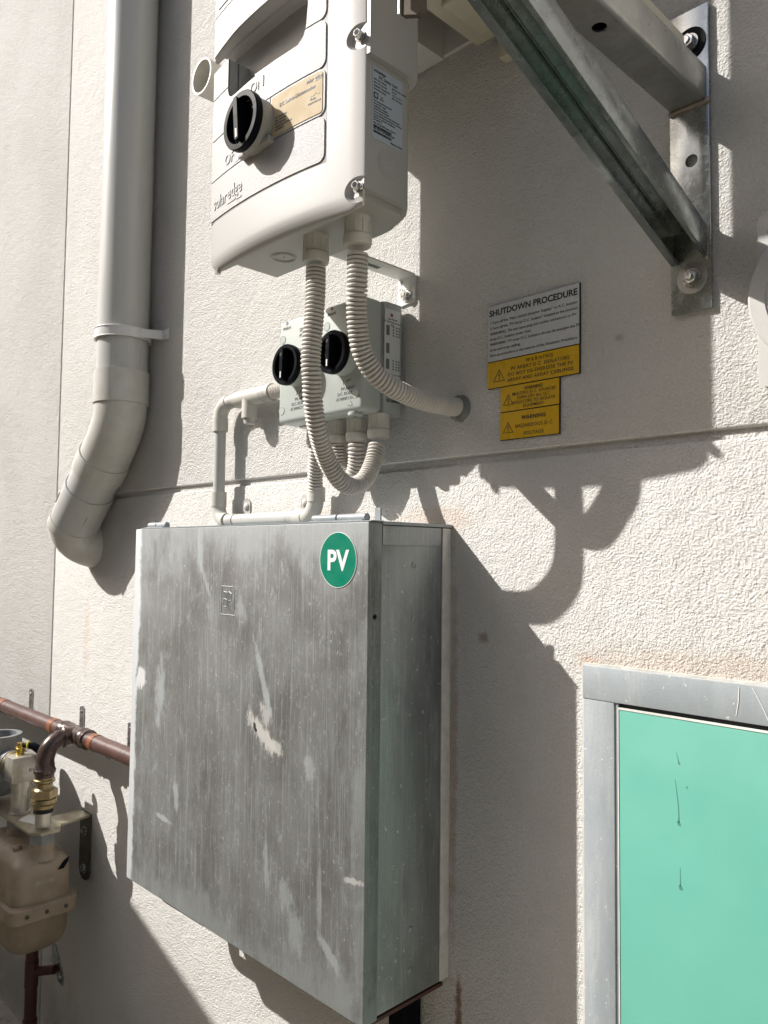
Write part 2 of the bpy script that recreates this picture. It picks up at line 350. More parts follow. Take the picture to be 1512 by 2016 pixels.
def obj(name, mb, m, parent=None, label=None, smooth=35):
    mb.fix(); me = bpy.data.meshes.new(name); mb.bm.to_mesh(me); mb.bm.free()
    if smooth:
        me.polygons.foreach_set('use_smooth', [True] * len(me.polygons)); me.set_sharp_from_angle(angle=R(smooth))
    return link(name, me, m, parent, label)
DG = None
def cut(mb, cutters):
    """boolean-difference the cutters from the mesh builder's mesh"""
    def tmp(m):
        m.fix(); me = bpy.data.meshes.new("t"); m.bm.to_mesh(me); m.bm.free(); o = bpy.data.objects.new("t", me); COL.objects.link(o); return o
    a = tmp(mb); cs = [tmp(c) for c in cutters]
    for c in cs:
        md = a.modifiers.new("b", 'BOOLEAN'); md.operation = 'DIFFERENCE'; md.object = c; md.solver = 'EXACT'
    dg = bpy.context.evaluated_depsgraph_get(); dg.update()
    me = bpy.data.meshes.new_from_object(a.evaluated_get(dg))
    out = MB(); out.bm.from_mesh(me)
    for o in [a] + cs: bpy.data.objects.remove(o)
    return out
def text(body, size, pos, xdir, ydir, m, parent, name="lettering", ext=0.0002, align='LEFT', bold=0.0, sx=1.0, space=1.0, warp=None, shear=0.0):
    cu = bpy.data.curves.new("t", 'FONT'); cu.body = body; cu.size = size; cu.extrude = ext; cu.align_x = align; cu.offset = bold * size
    cu.space_character = space; cu.shear = shear; cu.resolution_u = 3
    o = bpy.data.objects.new("t", cu); COL.objects.link(o)
    dg = bpy.context.evaluated_depsgraph_get(); dg.update()
    me = bpy.data.meshes.new_from_object(o.evaluated_get(dg)); bpy.data.objects.remove(o)
    X, Y = Vector(xdir).normalized() * sx, Vector(ydir).normalized(); Z = X.cross(Y).normalized()
    Mx = Matrix((X, Y, Z)).transposed().to_4x4(); Mx.translation = Vector(pos); me.transform(Mx)
    if warp:
        for v in me.vertices: v.co = warp(v.co)
    return link(name, me, m, parent)
FX, FZ = (1, 0, 0), (0, 0, 1)
SX = (0, 1, 0)                                     # reading direction on faces that look towards +x

# ================================================================== the setting
g = MB(); g.box(-40, 40, -0.5, 60, -1.75, -1.5); go = obj("ground", g, "concrete"); go['kind'] = 'structure'
wl = thing("rendered_wall", "off-white rough rendered building wall with recessed panel joints", "wall", (0, 0, -1.5))
GZ, GX = 0.158, -2.505
for x0, x1, z0, z1 in ((-9, GX - 0.003, -1.52, 5), (GX + 0.003, 5, GZ + 0.0065, 5), (GX + 0.003, 5, -1.52, GZ - 0.0065)):
    p = MB(); p.box(x0, x1, -0.2, 0, z0, z1, 0.0045, 3); obj("render_panel", p, "render_coat", wl)
p = MB(); p.box(-9, 5, -0.25, -0.008, -1.53, 5.01); obj("joint_backing", p, "render_coat", wl)
# fence made up out of view to the left; its top edge throws the long shadow over the gas meter
fn = thing("added_shadow_fence", "beige corrugated steel fence added out of view to cast a shadow", "fence", (-3.7, -1.28, -1.5))
fa, fb = Vector((-5.14, -0.60, -1.5)), Vector((-2.5, -1.68, -1.5)); fd = (fb - fa).normalized(); fnm = Vector((-fd.y, fd.x, 0))
sh = MB(); pts = []; L = (fb - fa).length; n = int(L / 0.05)
prof = [0, 0.02, 0.02, 0]
line = [fa + fd * (L * i / n) + fnm * prof[i % 4] for i in range(n + 1)]
poly = line + [q - fnm * 0.004 for q in reversed(line)]
sh.prism([(q.x, q.y) for q in poly], lambda p, t: Vector((p[0], p[1], t)), -1.5, 0.63); obj("sheet", sh, "fence_steel", fn)
rl = MB(); rl.prism([((fa + fnm * k + fd * e).x, (fa + fnm * k + fd * e).y) for k, e in ((-0.02, 0), (0.04, 0), (0.04, L), (-0.02, L))], lambda p, t: Vector((p[0], p[1], t)), 0.631, 0.66); obj("top_rail", rl, "fence_steel", fn)
for k in (0.02, 0.5, 0.98):
    q = fa + fd * L * k; ps = MB(); ps.box(q.x - .03, q.x + .03, -q.y - 0.09, -q.y - 0.03, -1.5, 0.63, 0.004); obj("post", ps, "fence_steel", fn)

# house and overhang, both made up out of view to hold back sky light
nh = thing("sky_blocker_house", "brown brick house added out of view to block sky light", "house", (-1, -6, -1.5))
m = MB(); m.box(-16, 14, 6.0, 6.3, -1.5, 3.3); obj("wall", m, "sky_blocker_brick", nh)
m = MB(); m.box(-16.4, 14.4, 5.5, 6.6, 3.3, 3.5, 0.02); obj("roof_edge", m, "dull_grey", nh)
ev = thing("sky_blocker_eave", "white overhang added out of view to block sky light", "roof", (-1, -0.3, 3.1))
m = MB(); m.box(-9, 5, 0.001, 0.60, 3.10, 3.12); obj("soffit", m, "white_metal", ev)
m = MB(); m.box(-9, 5, 0.601, 0.63, 3.06, 3.25); obj("fascia", m, "dull_grey", ev)

# ================================================================== downpipe
dp = thing("downpipe", "grey plastic downpipe bending into the wall at its foot", "pipe", (-1.925, -0.075, -0.1))
PX, PD, PR = -1.938, 0.0675, 0.065
m = MB(); m.cyl(V(PX, PD, 0.46), V(PX + 0.008, PD, 3.2), PR, n=48); obj("pipe", m, "pvc_pipe", dp)
m = MB(); m.hollow(V(PX, PD, 0.385), V(PX, PD, 0.470), PR + 0.005, PR - 0.004, 48); obj("socket_collar", m, "pvc_fitting", dp)
# upper bend, then the straight run down and left
bend = [V(PX, PD, 0.40), V(PX - 0.001, PD, 0.375), V(PX - 0.012, PD, 0.338), V(PX - 0.042, PD, 0.296), V(PX - 0.083, PD, 0.256)]
dirn = Vector((-0.196, 0, -0.186)).normalized()
b0 = bend[-1]
def al(s): return b0 + dirn * s
m = MB(); m.tube(spline(bend + [al(0.012)], 0.012), PR + 0.001, 48); obj("upper_bend", m, "pvc_fitting", dp)
m = MB(); m.hollow(al(0.0), al(0.058), PR + 0.005, PR - 0.004, 48); obj("socket_collar", m, "pvc_fitting", dp)
m = MB(); m.cyl(al(0.05), al(0.14), PR - 0.001, n=48); obj("pipe", m, "pvc_pipe", dp)
m = MB(); m.hollow(al(0.118), al(0.250), PR + 0.003, PR - 0.004, 48); obj("coupling", m, "pvc_pipe", dp)
# lower bend turns into the wall
c0 = al(0.245); low = [c0]
for k in range(1, 9):
    a = R(90 * k / 8); rr = 0.070
    low.append(c0 + dirn * rr * math.sin(a) + Vector((0.25, 1, -0.25)).normalized() * rr * (1 - math.cos(a)))
low.append(low[-1] + Vector((0.2, 1, -0.2)) * 0.06)
m = MB(); m.tube(spline(low, 0.012), PR + 0.0015, 48); obj("lower_bend", m, "pvc_fitting", dp)
m = MB(); m.hollow(al(0.243), al(0.274), PR + 0.0045, PR - 0.004, 48); obj("socket_collar", m, "pvc_fitting", dp)
for a in (20, -160, 100):
    q = al(0.18); u, v, ax = frame_of(dirn); r = PR + 0.0035
    pp = q + (u * math.cos(R(a)) + v * math.sin(R(a))) * r
    m = MB(); m.tube([pp - dirn * 0.018, pp + dirn * 0.018], 0.0022, 8); obj("stop_rib", m, "pvc_pipe", dp)
st = MB(); st.hollow(V(PX, PD, 0.552), V(PX, PD, 0.578), PR + 0.0065, PR + 0.0015, 48)
st.prism([(PX + PR - 0.003, 0.062), (PX + PR + 0.001, 0.062), (PX + PR + 0.030, 0.006), (PX + PR + 0.030, 0.002), (PX + PR + 0.024, 0.002)], lambda p, t: V(p[0], p[1], t), 0.554, 0.576)
st.box(PX + PR + 0.022, PX + PR + 0.060, 0.001, 0.004, 0.550, 0.580, 0.0012)
sto = obj("wall_strap", st, "white_metal", dp)
m = MB(); m.lathe(V(PX + PR + 0.046, 0.004, 0.565), (0, -1, 0), [(0.010, 0), (0.010, 0.002), (0.004, 0.005)], 14); obj("screw_head", m, "white_metal", sto)
m = MB()
for z in (0.5525, 0.5775): m.ring(V(PX, PD, z), (0, 0, 1), PR + 0.0062, 0.0018, 48, 6)
obj("rolled_edge", m, "white_metal", sto)

# ================================================================== pipe stub beside the inverter
ps = thing("pipe_stub", "short open cream plastic pipe sticking out behind the inverter", "pipe", (-1.37, -0.1, 0.96))
m = MB(); m.hollow(V(-1.37, 0.0, 0.968), V(-1.37, 0.19, 0.968), 0.036, 0.0325, 40); obj("pipe", m, "pvc_beige", ps)
m = MB(); m.cyl(V(-1.37, 0.05, 0.968), V(-1.37, 0.06, 0.968), 0.0325, n=36); obj("inner_stop", m, "pvc_beige", ps)

# ================================================================== inverter with its safety-switch cover
inv = thing("solar_inverter", "white solar inverter on the wall with a black rotary switch", "inverter", (-0.99, -0.22, 0.49))
LX0, LX1, LZ0, LZ1, LD0, LD1 = -1.187, -0.794, 0.490, 1.45, 0.264, 0.289
LDB = 0.246
def bow(x): return 0.45 * (x + 1.01) ** 2
def lid_d(x): return LD1 - bow(x)
def bowed(mb, n=28, ref=LD0, full=LD1):
    bm = mb.bm
    xs = [v.co.x for v in bm.verts]; a, b = min(xs), max(xs)
    for i in range(1, n):
        bmesh.ops.bisect_plane(bm, geom=bm.verts[:] + bm.edges[:] + bm.faces[:], plane_co=(a + (b - a) * i / n, 0, 0), plane_no=(1, 0, 0))
    zs = [v.co.z for v in bm.verts]; za, zb = min(zs), min(max(zs), 0.95)
    for i in range(1, 40):
        bmesh.ops.bisect_plane(bm, geom=bm.verts[:] + bm.edges[:] + bm.faces[:], plane_co=(0, 0, za + (zb - za) * i / 40), plane_no=(0, 0, 1))
    for v in bm.verts:
        wgt = max(0.0, min(1.0, (-v.co.y - ref) / (full - ref))); v.co.y += bow(v.co.x) * wgt
    return mb
lid = MB(); lid.front(rrect(LX0, LX1, LZ0, LZ1, 0.030, 6), LDB, LD1)
bmesh.ops.bevel(lid.bm, geom=[e for e in lid.bm.edges if min(-e.verts[0].co.y, -e.verts[1].co.y) > LD1 - 0.001], offset=0.026, segments=8, affect='EDGES', profile=0.5)
for v in lid.bm.verts: v.co.y = -(LD0 + (LD1 - LD0) * max(0.0, (-v.co.y - LDB) / (LD1 - LDB)) ** 0.85)
bowed(lid)
# wide hand recess, open on the left
rec = [(-1.121, 0.80), (-1.121, 0.79), (-1.117, 0.779), (-1.108, 0.773), (-1.095, 0.772), (-1.02, 0.774), (-0.945, 0.774), (-0.925, 0.777), (-0.913, 0.786), (-0.908, 0.80), (-0.905, 0.83), (-0.905, 0.882), (-1.0, 0.886), (-1.1, 0.884), (-1.25, 0.868), (-1.25, 0.846), (-1.121, 0.846)]
def recess_cut():
    c = MB(); c.front(rec, 0.243, 0.34); return c
pock = []
for zc in (0.517, 0.742):
    c = MB(); bmesh.ops.create_uvsphere(c.bm, u_segments=28, v_segments=18, radius=1.0)
    for v in c.bm.verts: v.co = Vector((-0.800 + v.co.x * 0.036, -0.302 + v.co.y * 0.046, zc + v.co.z * 0.028))
    pock.append(c)
rc = recess_cut(); back_recess = MB()
lid = cut(lid, [rc] + pock); lido = obj("cover", lid, "inverter_coat", inv, smooth=40)
m = MB(); m.front(rrect(-1.02, -0.93, 0.772, 0.80, 0.003), 0.2466, 0.262); sw = obj("mode_switch", m, "inverter_recess", inv)
for ch, x in (("P", -0.985), ("1", -0.965), ("0", -0.947)):
    text(ch, 0.011, V(x, 0.2624, 0.787), FX, FZ, "ink", sw)
m = MB(); m.box(-1.121, -1.075, 0.246, 0.262, 0.774, 0.80, 0.002); obj("recess_step", m, "inverter_recess", inv)
# raised panels of the front, split by shadow gaps
gap = 0.0012
rows = [(0.576, 0.647, -1.178, -0.8655), (0.72, 0.795, -1.178, -0.8655), (0.795, 0.945, -1.178, -0.8655), (0.945, 1.12, -1.178, -0.8655),
        (0.647, 0.72, -1.178, -0.99), (0.647, 0.72, -0.99, -0.8655)]
for z0, z1, x0, x1 in rows:
    pn = MB(); r1 = 0.012
    poly = [(x0 + gap, z0 + gap)] + [(x1 - gap - r1 + r1 * math.sin(R(a)), z0 + gap + r1 - r1 * math.cos(R(a))) for a in range(0, 91, 15)] + \
           [(x1 - gap - r1 + r1 * math.cos(R(a)), z1 - gap - r1 + r1 * math.sin(R(a))) for a in range(0, 91, 15)] + [(x0 + gap, z1 - gap)]
    if x1 == -0.99: poly = [(x0 + gap, z0 + gap), (x1 - gap, z0 + gap), (x1 - gap, z1 - gap), (x0 + gap, z1 - gap)]
    pn.front(poly, 0.2885, 0.2908)
    bm = pn.bm
    for i in range(1, 24):
        bmesh.ops.bisect_plane(bm, geom=bm.verts[:] + bm.edges[:] + bm.faces[:], plane_co=(LX0 + (LX1 - LX0) * i / 24, 0, 0), plane_no=(1, 0, 0))
    for v in bm.verts: v.co.y += bow(v.co.x)
    if 0.72 <= z0 < 0.9: pn = cut(pn, [recess_cut()])
    obj("front_panel", pn, "inverter_panel", inv, smooth=30)
m = MB(); m.front([(-1.1795, 0.5745), (-0.864, 0.5745), (-0.864, 1.12), (-1.1795, 1.12)], 0.2880, 0.28925)
bm = m.bm
for i in range(1, 24):
    bmesh.ops.bisect_plane(bm, geom=bm.verts[:] + bm.edges[:] + bm.faces[:], plane_co=(LX0 + (LX1 - LX0) * i / 24, 0, 0), plane_no=(1, 0, 0))
for v in bm.verts: v.co.y += bow(v.co.x)
m = cut(m, [recess_cut()]); obj("panel_seams", m, "groove_grey", inv)
def warp_front(off):
    return lambda c: Vector((c.x, -(lid_d(c.x) + 0.0018 + off) + (c.y), c.z))
# display at the very top left
m = MB(); m.front(rrect(-1.165, -0.90, 0.955, 1.09, 0.004), 0.2913, 0.2922)
for v in m.bm.verts: pass
bm = m.bm
for i in range(1, 24):
    bmesh.ops.bisect_plane(bm, geom=bm.verts[:] + bm.edges[:] + bm.faces[:], plane_co=(LX0 + (LX1 - LX0) * i / 24, 0, 0), plane_no=(1, 0, 0))
for v in bm.verts: v.co.y += bow(v.co.x)
obj("display_label", m, "label_blue", inv)
# lettering pressed into the cover
text("solar", 0.030, (-1.166, 0, 0.594), FX, FZ, "inverter_panel", inv, "embossed_logo", 0.0006, bold=0.006, sx=0.84, warp=warp_front(0.0004))
text("edge", 0.030, (-1.1135, 0, 0.596), FX, FZ, "inverter_panel", inv, "embossed_logo", 0.0006, bold=0.010, sx=0.84, warp=warp_front(0.0004))
m = MB(); m.front([(-1.114, 0.5875), (-1.086, 0.5875), (-1.086, 0.591), (-1.114, 0.591)], 0.289, 0.2917); m.front([(-1.083, 0.5855), (-1.068, 0.5855), (-1.068, 0.589), (-1.083, 0.589)], 0.289, 0.2917)
for v in m.bm.verts: v.co.y += bow(v.co.x)
obj("embossed_logo", m, "inverter_panel", inv)
text("ON", 0.025, (-1.047, 0, 0.748), FX, FZ, "inverter_panel", inv, "embossed_on", 0.0007, bold=0.012, warp=warp_front(0.0004))
text("OFF", 0.025, (-1.126, 0, 0.658), FX, FZ, "inverter_panel", inv, "embossed_off", 0.0007, bold=0.012, warp=warp_front(0.0004))
m = MB(); m.front([(-1.092, 0.652), (-1.078, 0.652), (-1.078, 0.668), (-1.092, 0.668)], 0.2905, 0.2915)
for v in m.bm.verts: v.co.y += bow(v.co.x)
obj("warning_sticker", m, "label_white", inv)
# cream rating plate
pl = MB(); pl.front(rrect(-0.985, -0.871, 0.6515, 0.7155, 0.005), 0.2909, 0.2916)
bm = pl.bm
for i in range(8, 24):
    bmesh.ops.bisect_plane(bm, geom=bm.verts[:] + bm.edges[:] + bm.faces[:], plane_co=(LX0 + (LX1 - LX0) * i / 24, 0, 0), plane_no=(1, 0, 0))
for v in bm.verts: v.co.y += bow(v.co.x)
plo = obj("rating_plate", pl, "label_cream", inv, "cream rating plate beside the switch")
wf = lambda c: Vector((c.x, -(lid_d(c.x) + 0.0029) + c.y, c.z))
for tx, s, x, z in (("DC Switch-Disconnector", 0.0078, -0.965, 0.694), ("solar", 0.0075, -0.904, 0.706), ("edge", 0.0075, -0.886, 0.7065), ("10 mm", 0.0042, -0.896, 0.677), ("IP65 / IP66 Nut", 0.0042, -0.900, 0.671),
                    ("DC Quantities", 0.0045, -0.975, 0.678), ("Max. Switched", 0.0045, -0.975, 0.673), ("DC Switching", 0.0045, -0.975, 0.668), ("Switch-Disconnected", 0.0045, -0.975, 0.663), ("AS 60947.3", 0.0045, -0.975, 0.658)):
    text(tx, s, (x, 0, z), FX, FZ, "ink_grey", plo, warp=wf, bold=0.008)
m = MB(); m.front([(-0.886, 0.7035), (-0.872, 0.7035), (-0.872, 0.7047), (-0.886, 0.7047)], 0.2915, 0.2919)
for p_ in ([(-0.895, 0.682), (-0.888, 0.682), (-0.888, 0.6826), (-0.895, 0.6826)], [(-0.888, 0.682), (-0.8876, 0.682), (-0.883, 0.686), (-0.8835, 0.686)], [(-0.882, 0.682), (-0.876, 0.682), (-0.876, 0.6826), (-0.882, 0.6826)]): m.front(p_, 0.2915, 0.2919)
for v in m.bm.verts: v.co.y += bow(v.co.x)
obj("print", m, "ink_grey", plo)
# rotary switch
def rotary(par, x, d, z, r, base_len, cap_len, base_mat_, grip_ang, base_r=None, pr=0.008):
    kb = MB(); br = base_r or r * 0.94
    kb.lathe(V(x, d, z), (0, -1, 0), [(br, -0.004), (br, base_len), (br - 0.002, base_len + 0.0005), (r * 0.74, base_len + 0.0005), (r * 0.74, base_len - 0.012)], 44); kbo = obj("switch_base", kb, base_mat_, par)
    cp = MB(); h0 = base_len; h1 = base_len + cap_len
    cp.lathe(V(x, d, z), (0, -1, 0), [(r * 0.97, h0), (r, h0 + 0.0015), (r, h1 - 0.0015), (r * 0.975, h1), (r * 0.80, h1), (r * 0.77, h1 - 0.002), (r * 0.75, h0 - 0.010), (0.001, h0 - 0.010)], 48)
    kno = obj("rotary_knob", cp, "black_plastic", par)
    ca, sa = math.cos(R(grip_ang)), math.sin(R(grip_ang))
    gp = MB(); hw, hl = r * 0.11, r * 0.76
    poly = [(hw * a * ca - hl * b * sa, hw * a * sa + hl * b * ca) for a, b in ((-1, -.9), (-.6, -1), (.6, -1), (1, -.9), (1, .9), (.6, 1), (-.6, 1), (-1, .9))]
    gp.front([(x + a, z + b) for a, b in poly], d + h0 - 0.010, d + h1 + pr); gro = obj("grip", gp, "black_plastic", kno)
    mk = MB(); e = -1
    mk.front([(x + (a * hw * .35) * ca - (b * hl) * sa, z + (a * hw * .35) * sa + (b * hl) * ca) for a, b in ((-1, -.9), (1, -.9), (1, -.5), (-1, -.5))], d + h1 + pr - 0.0002, d + h1 + pr + 0.0003)
    obj("pointer_mark", mk, "white_print", kno)
    return kbo, kno
kb, kn = rotary(inv, -1.022, lid_d(-1.022) + 0.002, 0.682, 0.0465, 0.022, 0.013, "inverter_coat", 6, 0.043)
m = MB(); m.box(-1.062, -0.978, 0.2885, 0.302, 0.642, 0.652, 0.002); obj("switch_foot", m, "inverter_coat", inv)
# bolts in the scoops
for zc, n_ in ((0.520, 0), (0.742, 0)):
    bl = MB(); o_ = V(-0.805, 0.268, zc); ax = Vector((0.25, -1, 0))
    bl.lathe(o_, ax, [(0.0085, 0), (0.0085, 0.002)], 20); bl.hexa(o_ + ax.normalized() * 0.002, ax, 0.0068, 0.009, 0.3, 0.001)
    bo = obj("hex_bolt", bl, "steel_bolt", inv)
    h_ = MB(); h_.cyl(o_ + ax.normalized() * 0.0109, o_ + ax.normalized() * 0.0113, 0.0042, n=6); obj("socket", h_, "dark_gap", bo)
m = MB(); m.hexa(V(-1.160, 0.272, 0.492), (0, 0, -1), 0.006, 0.008); obj("cover_screw", m, "steel_bolt", inv)
# housing behind the cover: lower switch box, upper power stage
bd = MB(); bd.prism([(-1.1666, 0.139), (-0.880, 0.139), (-0.850, 0.143), (-0.820, 0.156), (-0.803, 0.170), (-0.7965, 0.182), (-0.7965, 0.2655), (-1.1666, 0.2655)], lambda p, t: V(p[0], p[1], t), 0.5085, 0.72)
bmesh.ops.bevel(bd.bm, geom=[e for e in bd.bm.edges if max(e.verts[0].co.z, e.verts[1].co.z) < 0.52 and min(-e.verts[0].co.y, -e.verts[1].co.y) < 0.24], offset=0.010, segments=4, affect='EDGES')
obj("switch_box", bd, "inverter_coat", inv)
bd = MB(); bd.box(-1.16, -0.9, -0.02, 0.138, 0.885, 1.45); obj("wall_hanger", bd, "inverter_recess", inv)
bd = MB(); bd.prism([(-1.1666, 0.139), (-0.860, 0.139), (-0.800, 0.160), (-0.787, 0.168), (-0.787, 0.2658), (-1.1666, 0.2658)], lambda p, t: V(p[0], p[1], t), 0.712, 1.45)
bd = cut(bd, [recess_cut()]); obj("power_stage", bd, "inverter_coat", inv)
m = MB(); m.box(-1.18, -0.799, 0.2605, 0.2650, 0.494, 0.76, 0.002); obj("cover_gasket", m, "inverter_recess", inv)
for (o_, ax) in ((V(-0.7968, 0.217, 0.568), (1, 0, 0)), (V(-1.068, 0.200, 0.5083), (0, 0, -1))):
    m = MB(); m.ring(o_, ax, 0.021, 0.0013, 44, 8); m.ring(o_, ax, 0.0165, 0.0011, 44, 8); m.lathe(o_, ax, [(0.002, -0.001), (0.0015, 0.001)], 12); obj("knockout", m, "inverter_coat", inv)
# side label
lb = MB(); lb.side(rrect(0.1905, 0.2520, 0.597, 0.7035, 0.004), -0.7965, -0.7958); lbo = obj("side_label", lb, "label_blue", inv, "blue-grey rating label on the side")
lx = -0.7956
def st_(tx, s, d, z, bold=0.008): text(tx, s, V(lx, d, z), SX, FZ, "ink", lbo, bold=bold, ext=0.00015)
st_("solar", 0.0065, 0.2495, 0.6955); st_("edge", 0.0065, 0.238, 0.6955, 0.02)
st_("DC Safety Unit", 0.0062, 0.240, 0.6885)
for i, (a, b) in enumerate((("Max. DC Voltage", "600 Vdc, DC to 850V"), ("Max. DC Current", "36 Adc"), ("Ambient Temperature", "-40 C to +60 C"), ("Enclosure Rating", "IP65 / IP66 Nut"))):
    st_(a, 0.0036, 0.2495, 0.6835 - i * 0.0048); st_(b, 0.0034, 0.213, 0.6835 - i * 0.0048)
for i, a in enumerate(("DC Switch-Disconnector", "Uimp 8 kV rated", "Utilization category", "Switch-Disconnected", "Do not open under load, disconnect", "the photovoltaic array before servicing", "Indoor or outdoor installation", "AS 60947.3")):
    st_(a, 0.0036, 0.2495, 0.6515 - i * 0.0040)
st_("PN: DCD-3PH-AU-1234-A", 0.0040, 0.2495, 0.6185); st_("SN: SJ1917-074800023-3B", 0.0040, 0.2495, 0.6105); st_("Made in China", 0.0042, 0.2145, 0.6005)
bc = MB(); d = 0.2495
for zz in (0.6135, 0.6055):
    d = 0.2495
    while d > 0.213:
        wd = random.choice((0.0004, 0.0007, 0.001)); bc.side([(d, zz), (d - wd, zz), (d - wd, zz + 0.0035), (d, zz + 0.0035)], lx - 0.0001, lx + 0.00015); d -= wd + random.choice((0.0003, 0.0006))
bc.side([(0.2495, 0.6565), (0.2405, 0.6565), (0.2405, 0.6655), (0.2495, 0.6655)], lx - 0.0002, lx)
bc.side([(0.2375, 0.6575), (0.2290, 0.6575), (0.23325, 0.6635)], lx - 0.0001, lx + 0.00015)
obj("print", bc, "ink", lbo)
m = MB(); m.side([(0.2475, 0.6585), (0.2425, 0.6585), (0.2425, 0.6635), (0.2475, 0.6635)], lx, lx + 0.0002); obj("print", m, "label_blue", lbo); m = MB(); m.side([(0.2355, 0.6585), (0.2310, 0.6585), (0.23325, 0.6615)], lx, lx + 0.0002); obj("print", m, "label_blue", lbo)

inv.location = (-0.9657, -0.2395, 0.478); inv.scale = (0.9755,) * 3   # set to size

# ================================================================== white mounting bracket that steadies the inverter
mbk = thing("mounting_bracket", "white steel angle bracket bolted to wall behind the inverter", "bracket", (-0.965, 0, 0.45))
m = MB(); m.box(-0.986, -0.944, 0.0025, 0.178, 0.4985, 0.5015, 0.001); m.box(-0.986, -0.944, 0.160, 0.178, 0.5016, 0.62, 0.001); ao = obj("arm", m, "white_metal", mbk)
m = MB(); m.front([(-0.986, 0.452), (-0.982, 0.448), (-0.945, 0.452), (-0.944, 0.4984), (-0.986, 0.4984)], 0.0, 0.0035); fo = obj("foot_plate", m, "white_metal", mbk)
m = MB(); m.front([(-0.978, 0.486), (-0.974, 0.494), (-0.982, 0.494)], 0.0034, 0.0042); obj("gusset_mark", m, "groove_grey", fo)
for x, z in ((-0.953, 0.481), (-0.979, 0.478)):
    m = MB(); m.ring(V(x, 0.0036, z), (0, -1, 0), 0.0035, 0.0008, 20, 6); obj("punched_hole", m, "white_metal", fo)
m = MB(); o_ = V(-0.964, 0.0035, 0.465); m.lathe(o_, (0, -1, 0), [(0.0115, 0), (0.0115, 0.002)], 24); m.hexa(o_ + Vector((0, -0.002, 0)), (0, -1, 0), 0.0085, 0.008, 0.4, 0.001); bo = obj("hex_bolt", m, "steel_bolt", mbk)
m = MB(); m.cyl(V(-0.964, 0.0136, 0.465), V(-0.964, 0.0148, 0.465), 0.0035, n=14); obj("bolt_tip", m, "steel_bolt", bo)
m = MB(); d = 0.10
m.prism([(-0.975, 0.07), (-0.957, 0.07), (-0.957, 0.12), (-0.975, 0.12)], lambda p, t: V(p[0], p[1], t), 0.4980, 0.4984); stk = obj("sticker", m, "label_white", ao)
bc = MB(); d = 0.072
while d < 0.118:
    wd = random.choice((0.0006, 0.001, 0.0016)); bc.prism([(-0.971, d), (-0.961, d), (-0.961, d + wd), (-0.971, d + wd)], lambda p, t: V(p[0], p[1], t), 0.4976, 0.4980); d += wd + random.choice((0.0006, 0.001))
obj("print", bc, "ink_grey", stk)

# ================================================================== twin isolator box
iso = thing("isolator_box", "pale grey-green twin isolator box with two black knobs", "isolator", (-1.087, -0.05, 0.246))
IX0, IX1, IZ0, IZ1, ID = -1.205, -0.967, 0.246, 0.444, 0.106
m = MB(); m.box(IX0, IX1, 0.008, 0.058, IZ0, IZ1, 0.009, 3, lambda c: abs(c.x - IX0) < 1e-4 and abs(c.z - (IZ0 + IZ1) / 2) < 1e-3 or abs(c.x - IX1) < 1e-4 and abs(c.z - (IZ0 + IZ1) / 2) < 1e-3); obj("back_shell", m, "isolator_plastic", iso)
m = MB(); m.box(IX0, IX1, 0.0595, ID, IZ0, IZ1, 0.009, 4); obj("front_shell", m, "isolator_plastic", iso)
m = MB(); m.box(IX0 + 0.002, IX1 - 0.002, 0.055, 0.063, IZ0 + 0.002, IZ1 - 0.002); obj("seam", m, "groove_grey", iso)
for kx, kz in ((-1.142, 0.346), (-1.012, 0.346)):
    b_o, k_o = rotary(iso, kx, ID, kz, 0.0375, 0.022, 0.012, "isolator_plastic", -2, 0.036)
    m = MB(); m.cyl(V(kx, ID + 0.0415, kz + 0.017), V(kx, ID + 0.0424, kz + 0.017), 0.0033, n=14); obj("lock_hole", m, "dark_gap", k_o)
    def ft(tx, s, dx, z, al='CENTER', mt="ink_grey"): text(tx, s, V(kx + dx, ID + 0.0003, z), FX, FZ, mt, iso, align=al, bold=0.0)
    ft("PV ARRAY", 0.0080, 0.008, 0.285); ft("D.C. ISOLATOR", 0.0080, 0.008, 0.2765); ft("AS 60947.3 DC-PV2", 0.0074, 0.008, 0.268)
    ft("SE030A", 0.0098, 0.0, 0.413, 'LEFT'); ft("PGK0044", 0.0092, 0.0, 0.4025, 'LEFT'); ft("PHAN", 0.0085, -0.038, 0.4245); ft("3", 0.009, -0.005, 0.296)
    m = MB(); m.front([(kx - 0.041, 0.434), (kx - 0.035, 0.434), (kx - 0.035, 0.440), (kx - 0.041, 0.440)], ID, ID + 0.0004); m.front([(kx + 0.002, 0.298), (kx + 0.006, 0.302), (kx + 0.018, 0.303), (kx + 0.006, 0.2985)], ID, ID + 0.0004); obj("print", m, "ink_grey", iso)
for x, z in ((-1.192, 0.407), (-1.192, 0.271), (-1.063, 0.407), (-0.985, 0.276)):
    m = MB(); m.ring(V(x, ID, z), (0, -1, 0), 0.0078, 0.0008, 28, 6); m.cyl(V(x, ID - 0.002, z), V(x, ID + 0.0006, z), 0.007, n=24); obj("screw_cap", m, "isolator_plastic", iso)
m = MB(); m.front([(-1.003, 0.256), (-0.991, 0.256), (-0.997, 0.265)], ID, ID + 0.0004); tri = obj("compliance_mark", m, "ink_grey", iso)
m = MB(); m.front([(-1.0005, 0.2575), (-0.9935, 0.2575), (-0.997, 0.2625)], ID + 0.0003, ID + 0.0006); obj("print", m, "isolator_plastic", tri)
lb = MB(); lb.side(rrect(0.018, 0.056, 0.292, 0.432, 0.001), IX1, IX1 + 0.0005); lbo = obj("side_label", lb, "label_white", iso, "white wiring label on the side")
lx = IX1 + 0.0006
pr = MB()
